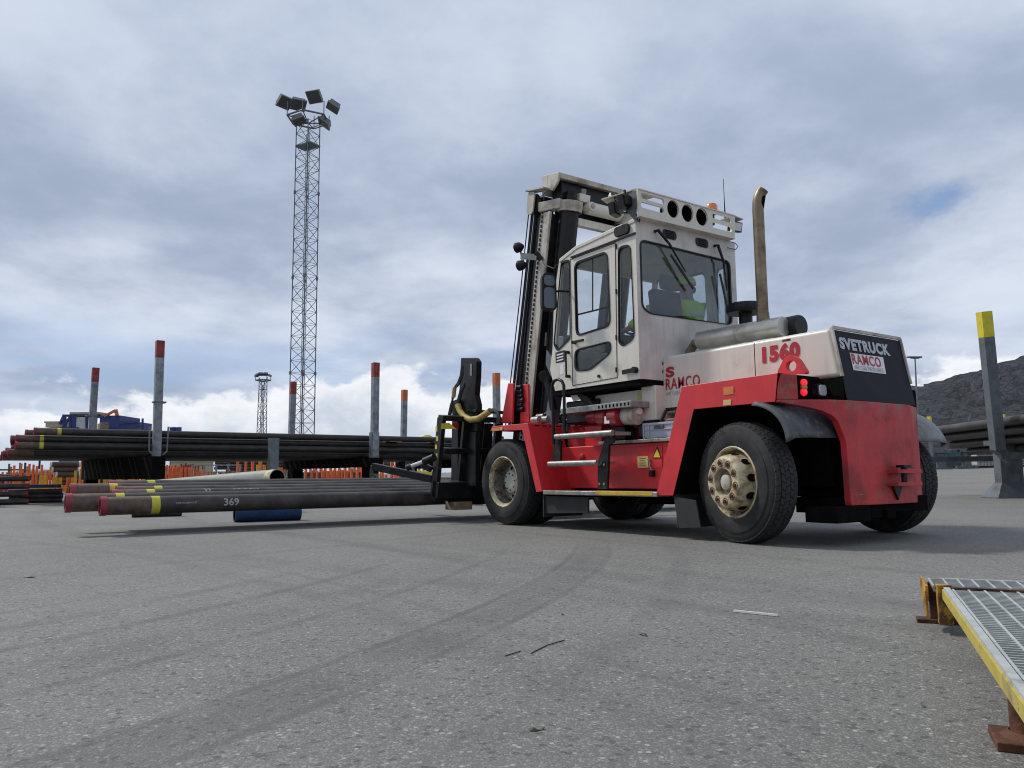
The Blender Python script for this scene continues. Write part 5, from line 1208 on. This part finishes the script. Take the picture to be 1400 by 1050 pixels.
for s in (1,):
    v = [cpt+lat*-.50-dirr*.35, cpt+lat*.75-dirr*.35, cpt+lat*.75+dirr*.35, cpt+lat*-.50+dirr*.35]
    u = [cpt+lat*-.27-dirr*.15+Z3*.36, cpt+lat*.27-dirr*.15+Z3*.36, cpt+lat*.27+dirr*.15+Z3*.36, cpt+lat*-.27+dirr*.15+Z3*.36]
    b.add([x+Z3*.03 for x in v]+u+v, [(0, 1, 5, 4), (1, 2, 6, 5), (2, 3, 7, 6), (3, 0, 4, 7), (4, 5, 6, 7), (8, 9, 1, 0), (9, 10, 2, 1), (10, 11, 3, 2), (11, 8, 0, 3)])
b.build('foot', M['greypost'], o, bevel=.006)
# pipes lying on it: run straight away from the camera's right
pN = at(1400, 569, d=16.6); pE = at(1257, 583.5, d=21.8); dr = (pE-pN); dr.z = 0; dr.normalize()
nrm = Vector((-dr.y, dr.x, 0));  nrm = nrm if nrm.dot(lat) > 0 else -nrm
zt_ = (pN.z+pE.z)/2
random.seed(21)
for lay_ in range(4):
    for j in range(6 if lay_ < 3 else 6):
        z = zt_-.10-lay_*.19; s = pE + nrm*(.02+j*.22+.28*lay_) ; s.z = z; s = s - dr*(.3*lay_) ; e = s - dr*12; 
        pipe_thing((s.x, s.y, z), (e.x, e.y, z), .095, ('dark pipe at the outer edge of' if j == 0 else 'dark pipe inside') + ' the %s layer on the right rack' % ('top', 'second', 'third', 'lowest')[lay_], 'pipes on the right rack, layer %s' % ('a', 'b', 'c', 'd')[lay_], prot=False, n=18)
b = MB()
for k_ in (.6, 4.6): c = pE - dr*k_ + nrm*.7; b.obox((c.x, c.y, zt_-.86), (nrm, dr, Z3), (.95, .10, .07)); 
for (px_, k_) in ((1288, 0), (1332, 0)):
    pass
o = b.build('bearer_beams', M['greypost'], None); tag(o, 'grey bearer beams under the pipes of the right rack', 'beam')
# far frames whose feet show under the stack
for px_, dd_, lb in ((1287, 60, 'left of two far grey pipe stands seen below the right pipe stack'), (1322, 60, 'right of two far grey pipe stands seen below the right pipe stack')):
    c = at(px_, 640, d=dd_); c.z = rise(0, c.y); b = MB(); b.obox((c.x, c.y, c.z+.62), (lat, dirr, Z3), (.30, .15, .62)); b.obox((c.x, c.y, c.z+.08), (lat, dirr, Z3), (.75, .3, .08)); b.obox((c.x, c.y, c.z+1.35), (lat, dirr, Z3), (1.3, .4, .12))
    o = b.build('pipe_stand', M['greypost'], None, bevel=.01); tag(o, lb, 'pipe stand')
for px_, py_, dd_, lb in ((1270.5, 575, 58, 'yellow post top rising above the far end of the right pipes'), (1371.5, 572, 58, 'tiny yellow post tip behind the right pipe stack beside the tall post')):
    c = at(px_, py_, d=dd_); b = MB(); b.beam((c.x, c.y, rise(0, c.y)), c-Z3*.2, .22, .22, 1); b.beam(c-Z3*.2, c+Z3*.3, .23, .23, 0); o = b.build('yellow_topped_post', [M['yel2'], M['greypost']], None); tag(o, lb, 'post')
# long low containers, tanks
def on(px_, d): c = at(px_, 640, d=d); c.z = rise(0, c.y); return c
def ibc(px_, d, w, h, lab, cage=True, fill='ibc', bar='galv', grp=None):
    c = on(px_, d); o = thing('tank_container' if cage else 'container', lab, 'tank' if cage else 'container', c, grp)
    b = MB(); b.obox(c+Z3*(h*.5+.12), (lat, dirr, Z3), (w/2-.05, w/2.2, h/2-.06)); b.build('tank', M[fill], o, bevel=.05)
    b = MB(); n = max(3, int(w/.24))
    for i in range(n+1): b.beam(c+lat*(-w/2+w*i/n)-dirr*(w/2.1)+Z3*.1, c+lat*(-w/2+w*i/n)-dirr*(w/2.1)+Z3*(h+.1), .03, .03)
    for i in range(6): z = .12+h*i/5; b.beam(c-lat*w/2-dirr*(w/2.1)+Z3*z, c+lat*w/2-dirr*(w/2.1)+Z3*z, .035, .03)
    b.build('cage', M[bar], o)
    b = MB(); b.obox(c+Z3*.05, (lat, dirr, Z3), (w/2+.03, w/2, .07)); b.build('pallet', M['panel'], o); return o
ibc(1262, 62, 1.7, 1.35, 'teal sheeted container leftmost below the right pipes', False, 'teal', 'teal')
ibc(1306, 64, 3.6, 1.3, 'wide green teal stillage between the far grey stands', False, 'teal', 'galvd'); ibc(1347, 62, 2.6, 1.35, 'white caged liquid tank below the right pipes beside the yellow cage', True)
ibc(1380, 62, 1.3, 1.3, 'yellow caged container near the right rack column', False, 'craneroof', 'yel2'); ibc(1362, 62.5, 1.3, 1.1, 'small yellow framed cage next to the white tank', False, 'ibc', 'yel2'); ibc(1398, 62, 1.4, 1.0, 'grey container partly cut by the right edge of the photo', False, 'galvd', 'ibc')
ibc(1425, 62, 1.4, 1.2, 'pale tank just beyond the grey container at the right edge', True, 'ibc')

# ------------------------------------------------------------------ far left yard: stake racks, bundles, crane
def stake_rack(px_, d, w, n, h, col, lab, yaw=None, grp='orange and yellow stake racks in the far yard', bottom=0):
    c = at(px_, 660, d=d); c.z = 0; o = thing('stake_rack', lab, 'stake rack', c, grp)
    b = MB(); b.obox(c+Z3*.20, (lat, dirr, Z3), (w/2, .10, .10)); b.obox(c+dirr*.9+Z3*.2, (lat, dirr, Z3), (w/2, .1, .1)); b.split('base_beam', M[col], o)
    for i in range(n):
        x = -w/2+w*i/(n-1); b = MB(); hh = h*random.uniform(.92, 1.05); x += random.uniform(-.05, .05); b.beam(c+lat*x, c+lat*x+Z3*hh, .10, .10); b.build('stake', M[col], o); b = MB(); x += random.uniform(.05, .15); b.beam(c+lat*x+dirr*.9, c+lat*x+dirr*.9+Z3*hh*.98, .10, .10); b.build('stake', M[col], o)
    return o
random.seed(31)
R_ = [(8, 40, 1.6, 4, .95, 'stakered', 'dark red stake rack at the left picture edge'), (34, 38, 1.1, 4, 1.35, 'orange', 'orange stake rack behind the small tubes at far left'), (57, 36, 1.2, 3, 1.05, 'orange', 'low orange stakes left of the white pipes'),
      (47, 34, .5, 2, .8, 'oyel', 'pair of amber stakes beside the purple ended tubes'), (78, 37, 1.0, 3, 1.05, 'orange', 'orange stakes with amber tips left of the centre left rack'), (69, 34, .5, 2, .85, 'oyel', 'two amber stakes standing among the orange ones'), (93, 35, 1.1, 3, .95, 'orange', 'orange stakes just left of the tall orange one'),
      (114, 33, .6, 3, 1.0, 'oyel', 'amber stakes beside the dark support'), (146, 35, 1.0, 3, 1.15, 'oyel', 'bright amber stakes under the left rack frame'), (163, 35, 1.1, 3, 1.1, 'oyel', 'amber stakes in the middle below the left rack frame'), (184, 36, 1.0, 3, 1.2, 'orange', 'orange stakes right below the left rack frame'),
      (234, 42, .9, 6, 1.35, 'orange', 'dense orange stakes right of the left grey post'), (256, 44, .7, 4, 1.25, 'orange', 'orange stakes standing before the grey shelving'), (340, 40, 1.2, 4, 1.7, 'orange', 'tall orange stakes left of the short grey rack post'), (436, 42, 1.4, 6, 1.0, 'orange', 'row of orange stakes under the middle of the rack'),
      (462, 44, 1.5, 7, 1.05, 'orange', 'dense orange stakes under the rack beam centre'), (485, 42, 1.0, 4, 1.15, 'orange', 'orange stakes left of the middle rack frame'), (524, 38, .7, 2, 1.5, 'orange', 'pair of tall orange stakes right of the middle rack frame'), (545, 36, 1.2, 5, .75, 'orange', 'low orange stakes behind the clamp arm')]
R_ += [(20, 44, 1.4, 6, 1.15, 'orange', 'thin orange stakes in the back row at far left'), (68, 46, 2.2, 8, 1.25, 'orange', 'long back row of orange stakes behind the white pipes'), (126, 44, .9, 5, 1.2, 'stakered', 'dark red stakes just left of the black rack support'),
       (172, 46, 2.0, 8, 1.35, 'stakeor', 'faded orange back row behind the amber stakes'), (285, 50, 2.4, 9, 1.0, 'orange', 'low orange barrier row behind the grey shelving'), (318, 46, .8, 4, 1.1, 'stakered', 'dark red stakes at the right end of the shelving'), (356, 44, .9, 4, 1.45, 'oyel', 'amber stakes just left of the short grey post'),
       (388, 48, 1.0, 5, 1.25, 'orange', 'orange stakes just right of the short grey post'), (448, 50, 3.4, 12, 1.3, 'stakeor', 'long faded orange back row under the rack centre'), (504, 46, .9, 5, 1.4, 'orange', 'orange stakes close behind the middle rack frame'), (556, 44, 1.3, 6, 1.3, 'stakeor', 'faded orange stakes near the pale grey tank'), (240, 50, 2.4, 9, 1.55, 'stakered', 'tall dark red back row right of the left grey post')]
for r_ in R_: stake_rack(*r_)
c = at(111, 660, d=33); c.z = 0; b = MB(); b.beam(c, Vector((c.x, c.y, at(111, 630, d=33).z)), .10, .10); o = b.build('tall_stake', M['orange'], None); tag(o, 'single tall orange stake beside the dark rack support', 'stake')
# short dark stanchion tips along the far left skyline
for px_, tpy, mt in ((11, 634, 'galvd'), (26, 632.5, 'galvd'), (33, 632.5, 'navy'), (52.5, 630, 'navy'), (14, 638, 'orange')):
    c = at(px_, 660, d=52); c.z = 0; b = MB(); b.beam(c, Vector((c.x, c.y, at(px_, tpy, d=52).z)), .12, .12); o = b.build('stanchion', M[mt], None); tag(o, 'thin dark stanchion sticking up over the far left pipe rows' if mt != 'orange' else 'small orange stanchion among dark ones at far left', 'stanchion', 'thin stanchions over the far rows' if mt != 'orange' else None)
# bundles
def bundle(pxe, py0, py1, d, L, nlay, nx_, r, lab, m='pipe', protm='protector', rightward=True, grp=None, along=None):
    """tubes lying across the view; pxe = pixel of the visible end"""
    zt2 = at(pxe, py0, d=d).z - r; zb2 = max(r, at(pxe, py1, d=d).z + r)
    for i in range(nlay):
        z = zt2 + (zb2-zt2)*i/max(1, nlay-1)
        for j in range(nx_):
            e = at(pxe+random.uniform(-2, 2), 660, X=None, d=d+j*2.6*r); e.z = z; dv = (Y3 if rightward else -Y3) if along is None else along
            pipe_thing(e, e+dv*L, r, lab, grp or lab, prot=True, m=m, protm=protm, n=10, both=(L < 3))
bundle(38, 650.5, 689.5, 20.5, 4, 4, 2, .07, 'dark tube with red end cap in the small stack at far left')
bundle(86, 668, 689, 22, 1.25, 3, 2, .068, 'short dark tube in the stack with purple ends behind the load', 'pipe', 'purple')
bundle(82, 662, 667, 23, 1.0, 1, 2, .05, 'bluish tube on top of the purple ended stack', 'bluepipe', 'purple')
bundle(107, 631, 636, 34, 1.1, 1, 1, .12, 'topmost white pipe end by the tall orange stake', 'piperust', 'whitep', grp='white ended pipes')
bundle(107, 638, 643, 34, 1.0, 1, 1, .12, 'middle white pipe end by the tall orange stake', 'piperust', 'whitep', grp='white ended pipes')
bundle(107, 645, 650, 34, .9, 1, 1, .12, 'lowest white pipe end by the tall orange stake', 'piperust', 'whitep', grp='white ended pipes')
bundle(75, 641, 643.5, 50, 16, 1, 2, .05, 'long thin dark tube along the far left skyline')
bundle(88, 641, 646, 40, 1.5, 1, 2, .12, 'white pipe lying among the far left stakes', 'whitep', 'whitep')
bundle(72, 648, 656, 42, 10, 3, 1, .07, 'brown tube in the long rows behind the left stakes', 'piperust')
bundle(185, 644, 662, 41, 3.4, 4, 1, .09, 'brown tube row behind the amber stakes', 'piperust')
bundle(335, 625, 630, 48, 3.4, 2, 1, .11, 'reddish pipe with red end on the far shelf', 'piperust')
bundle(240, 648, 656, 48, 2.0, 2, 1, .1, 'dark pipe low between orange stakes and shelving')
bundle(495, 645, 656, 46, 5.5, 4, 1, .09, 'dark tube in the low rows behind the centre stakes', 'piperust')
bundle(535, 628, 640, 40, 1.4, 3, 1, .13, 'dark pipe between the two tall orange stakes')
bundle(392, 626, 646, 50, 3.6, 5, 1, .10, 'grey brown tube in rows right of the short grey post', 'piperust', 'ibc')
bundle(365, 624, 642, 52, 3.4, 5, 1, .09, 'dark tube in rows between tall stakes and grey post', 'pipe', 'ibc')
# grey shelving
c = at(295, 660, d=46); c.z = 0; o = thing('steel_shelving', 'pale grey steel shelving frame in the far yard under the rack', 'shelving', c)
for i in range(5): b = MB(); x = -1.4+.7*i; b.beam(c+lat*x, c+lat*x+Z3*1.45, .09, .09); b.build('upright', M['galv'], o)
b = MB(); [b.beam(c-lat*1.45+Z3*z, c+lat*1.45+Z3*z, .08, .07) for z in (.75, 1.0, 1.4)]; b.build('shelf', M['galv'], o)
# low sheds / whiteish blocks
for px_, d, w, h, m, lab in ((262, 70, 3.0, 2.1, 'craneroof', 'small beige hut with green grey wall behind the orange stakes'), (10, 60, 3, .9, 'ibc', 'white block at the far left edge'), (312, 56, 1.0, 1.0, 'ibc', 'white crate at the end of the shelving'), (355, 56, 1.6, 1.0, 'ibc', 'white box right of the tall stakes'), (632-220, 60, 1.2, .9, 'ibc', 'white box beneath the tall light mast'), (472, 50, .8, .6, 'ibc', 'small white block among the centre stakes')):
    c = at(px_, 660, d=d); c.z = 0; b = MB(); b.obox(c+Z3*h/2, (lat, dirr, Z3), (w/2, w/3, h/2)); b.obox(c+Z3*(h+.05), (lat, dirr, Z3), (w/2+.08, w/3+.08, .06)); b.obox(c+Z3*h*.45-dirr*w/2.95, (lat, dirr, Z3), (w/7, .04, h*.42), 1)
    o = b.build('storage_box' if h < 1.5 else 'hut', [M[m], M['flap']], None, bevel=.02); tag(o, lab, 'box' if h < 1.5 else 'hut')
# blue harbour crane structure behind
d = 110.; o = thing('harbour_crane', 'navy blue harbour crane machinery on legs rising beyond the stacked pipes', 'crane', (lambda p: Vector((p.x, p.y, 0)))(at(130, 640, d=d)))
def K(x, y): return at(x, y, d=d)
def slab(b, x0, y0, x1, y1, dp=2.5, m=0): p, q = K(x0, y0), K(x1, y1); c = (p+q)/2; b.obox(c+dirr*dp, (lat, dirr, Z3), (abs((q-p).dot(lat))/2, dp, abs(q.z-p.z)/2), m)
b = MB(); slab(b, 136, 568, 164, 586, 3); slab(b, 164, 577, 190, 586, 2); slab(b, 86, 566.5, 123, 569, 2); slab(b, 86, 578, 100, 586, 2); b.build('machine_house', M['blue'], o, bevel=.05)
b = MB(); slab(b, 60, 576, 100, 578, 3); slab(b, 62, 578, 98, 584, 2.4, 0); b.build('side_deck', M['craneroof'], o, bevel=.04)
b = MB(); slab(b, 102, 570, 118, 586, 1.5, 0); b.build('crane_cabin', M['ibc'], o, bevel=.05)
b = MB()
for x in (88, 97, 101, 119.5, 124, 128): b.beam(K(x, 567), K(x, 586), .5, .5)
b.beam(K(82, 580), K(88, 567), .3, .3); b.beam(K(90, 578), K(98, 568), .3, .3); b.beam(K(164, 578), K(190, 577), .3, .3); b.beam(K(195, 572), K(195, 587), .25, .25); b.beam(K(186, 580), K(197, 584), .3, .3); b.beam(K(128, 570), K(150, 570), .2, .2)
for x in (88, 98, 105, 151, 160, 236, 244): b.beam(K(x-2 if x < 230 else x, 660), K(x, 584), 1.1 if x in (88,) else .7, .6)
b.beam(K(222, 625), K(245, 625), .6, .9); b.build('crane_frame', M['blue'], o)
b = MB(); b.beam(K(143, 569), K(158, 561), .3, .3); b.beam(K(158, 560), K(160, 568), .5, .5); b.build('boom_strut', M['stakeor'], o)
b = MB(); slab(b, 95, 563.5, 135, 566, 1.5); b.build('crane_railing', M['craneroof'], o)
# yellow machines behind clamp arm
def yb(x0, y0, x1, y1, d, m, lab, nm='machine_part', cat='machine'):
    p, q = at(x0, y0, d=d), at(x1, y1, d=d); c = (p+q)/2; b = MB(); w = abs((q-p).dot(lat))/2; h = abs(q.z-p.z)/2
    b.obox(c, (lat, dirr, Z3), (w, .4, h)); b.obox(c+Z3*h*1.2, (lat, dirr, Z3), (w*.6, .3, h*.3)); b.beam(Vector((c.x-.1, c.y, 0)), Vector((c.x-.1, c.y, c.z-h)), .15, .15); o = b.build(nm, M[m], None, bevel=.03); tag(o, lab, cat)
yb(578, 597, 592, 604, 30, 'yel2', 'yellow topped valve block above the dark pipes by the carriage'); yb(578, 604, 590, 611, 31, 'yel2', 'lower yellow valve block by the carriage'); yb(566, 645, 592, 650, 24, 'yel2', 'yellow steel bar low behind the clamp arm'); yb(556, 620, 566, 645, 30, 'ibc', 'pale grey tank behind the clamp arm', 'grey_tank', 'tank')
b = MB(); p, q = at(652, 612, d=17), at(668, 577, d=17); b.beam(p, q, .16, .16); b.beam(Vector((p.x, p.y, 0)), p, .2, .2); o = b.build('rack_brace', M['galv'], None, bevel=.01); tag(o, 'slanting grey steel brace behind the fork carriage', 'brace')
b = MB(); p = at(553, 590, d=26); 
c = at(655, 640, d=30); c.z = 0; b.obox(c+Z3*1., (lat, dirr, Z3), (.9, .5, 1.)); b.obox(c+Z3*2.05, (lat, dirr, Z3), (.95, .55, .05)); o = b.build('container', M['lred'], None, bevel=.02); tag(o, 'dark red container glimpsed between fork carriage and front wheel', 'container')

# ------------------------------------------------------------------ grating platform, lower right
ZP = .175
PA = at(1262, 790, Z=ZP); PB = at(1290, 805, Z=ZP); PC = at(1400, 957, Z=ZP); PD = at(1400, 788, Z=ZP)
eL = (PC-PB).normalized(); eT = Vector((-eL.y, eL.x, 0)); eT = eT if eT.dot(lat) > 0 else -eT
o = thing('grating_platform', 'low steel grating platform with yellow edge and rusty feet at lower right', 'platform', PB-Z3*ZP)
Lp, Wp = (PC-PB).length+1.2, 2.6
b = MB(); s0 = PB - eL*.0; n = int(Lp/.030)
for i in range(n): p = s0+eL*(.03+.030*i)+eT*.02; b.beam(p-Z3*.012, p+eT*Wp-Z3*.012, .006, .024)
for i in range(int(Wp/.052)+1): p = s0+eT*(.03+.052*i); b.beam(p-Z3*.003, p+eL*Lp-Z3*.003, .007, .008)
b.build('grating', M['grate'], o)
b = MB(); s1 = PA+(PB-PA)*0-eL*0; q0 = PA
for i in range(7): p = q0+eL*(.02+.034*i)+eT*.02; b.beam(p-Z3*.012, p+eT*Wp-Z3*.012, .004, .024)
for i in range(int(Wp/.052)+1): p = q0+eT*(.02+.052*i); b.beam(p-Z3*.003, p+eL*.24-Z3*.003, .007, .008)
b.build('end_grating', M['grate'], o)
b = MB(); b.beam(s0-Z3*.022-eL*.01, s0+eL*Lp-Z3*.022, .010, .038, 0); b.build('edge_beam', M['edgeyel'], o, bevel=.002)
b = MB(); b.beam(s0+eT*.010+Z3*.001, s0+eL*Lp+eT*.010+Z3*.001, .02, .01); b.build('edge_strip', M['grate'], o)
b = MB(); b.beam(s0-eL*.015-Z3*.02, s0-eL*.015+eT*Wp-Z3*.02, .012, .05); b.build('joint_bar', M['rust'], o)
b = MB(); b.prism([q0-eT*.012+Z3*.012, q0-eT*.012-Z3*.05, q0+eL*.16-eT*.012-Z3*.12, q0+eL*.24-eT*.012-Z3*.12, q0+eL*.24-eT*.012-Z3*.02, q0+eL*.20-eT*.012+Z3*.006], eT*.010, 0); b.beam(q0-eT*.004-Z3*.03, q0+eL*.24-eT*.004-Z3*.03, .012, .06, 0)
b.prism([s0-eL*.11-eT*.02+Z3*.005, s0-eL*.03-eT*.02+Z3*.01, s0-eL*.03-eT*.02-Z3*.14, s0-eL*.09-eT*.02-Z3*.14], eT*.05, 1); b.beam(q0+eT*.06-Z3*.02, q0+eT*Wp-Z3*.02, .012, .045, 2)
b.build('end_hook', [M['rustyel'], M['rustyel'], M['grate']], o, bevel=.003)
for f, rr_ in ((at(1283, 851, Z=0), 0), (at(1392, 1018, Z=0), 1)):
    f = f+eT*.02; b = MB()
    if rr_: b.tube([f+Z3*.02, f+Z3*.15], .034, 20); b.obox(f+Z3*.010, (eL, eT, Z3), (.07, .07, .010)); b.lathe([(0, .055), (.012, .037)], f+Z3*.02, Z3, 20)
    else: b.obox(f+Z3*.08-eL*.0, (eL, eT, Z3), (.025, .05, .08)); b.obox(f+Z3*.008, (eL, eT, Z3), (.04, .10, .008))
    b.build('foot', M['rust'], o, bevel=.003)
for k_ in (1.6, 2.6):
    f = s0+eL*.3+eT*k_; b = MB(); b.tube([f*1.0-Z3*(f.z-.02), f-Z3*.03], .034, 16); b.obox(Vector((f.x, f.y, .010)), (eL, eT, Z3), (.07, .07, .01)); b.build('foot', M['rust'], o)

# ------------------------------------------------------------------ small things on the asphalt
p, q = at(1003, 835, Z=.006), at(1063, 841, Z=.006); b = MB(); b.beam(p, q, .012, .008); o = b.build('white_stick', M['signwhite'], None); tag(o, 'thin white plastic stick lying on the asphalt', 'stick')
for pts, lab in ((((690, 897), (712, 890)), 'short dark scrape mark on the asphalt in the centre foreground'), (((726, 893), (748, 882), (772, 875)), 'longer dark scrape mark on the asphalt in the centre foreground')):
    P_ = [at(x, y, Z=.0025) for x, y in pts]; b = MB(); b.tube(P_, [.0018]*len(P_), 6); o = b.build('scrape_mark', M['panel'], None); tag(o, lab, 'scrape mark')
for (x, y, s, lab) in ((879, 867, .022, 'dark dead leaf on the asphalt right of the white stick'), (732, 997, .016, 'dark scrap of rubber on the asphalt in the foreground centre'), (1264, 966, .006, 'small black pebble on the asphalt left of the platform foot'), (770, 840, .008, 'tiny dark pebble on the asphalt left of the white stick'), (41, 789, .03, 'dark twig on the asphalt at the left')):
    p = at(x, y, Z=.003); b = MB(); b.lathe([(0, s), (.002, s*.9), (.004, s*.4), (.005, 0)], (0, 0, 0), Z3, 9)
    for v in b.v: v.x *= 1.6; v.y *= .55; v.z += .004*sin(v.x*200); v.rotate(Matrix.Rotation(.3+x*.01, 3, 'Z')); v += Vector((p.x, p.y, .001))
    o = b.build('debris', M['rimdark'], None); tag(o, lab, 'debris')
print('objects', len(bpy.data.objects))
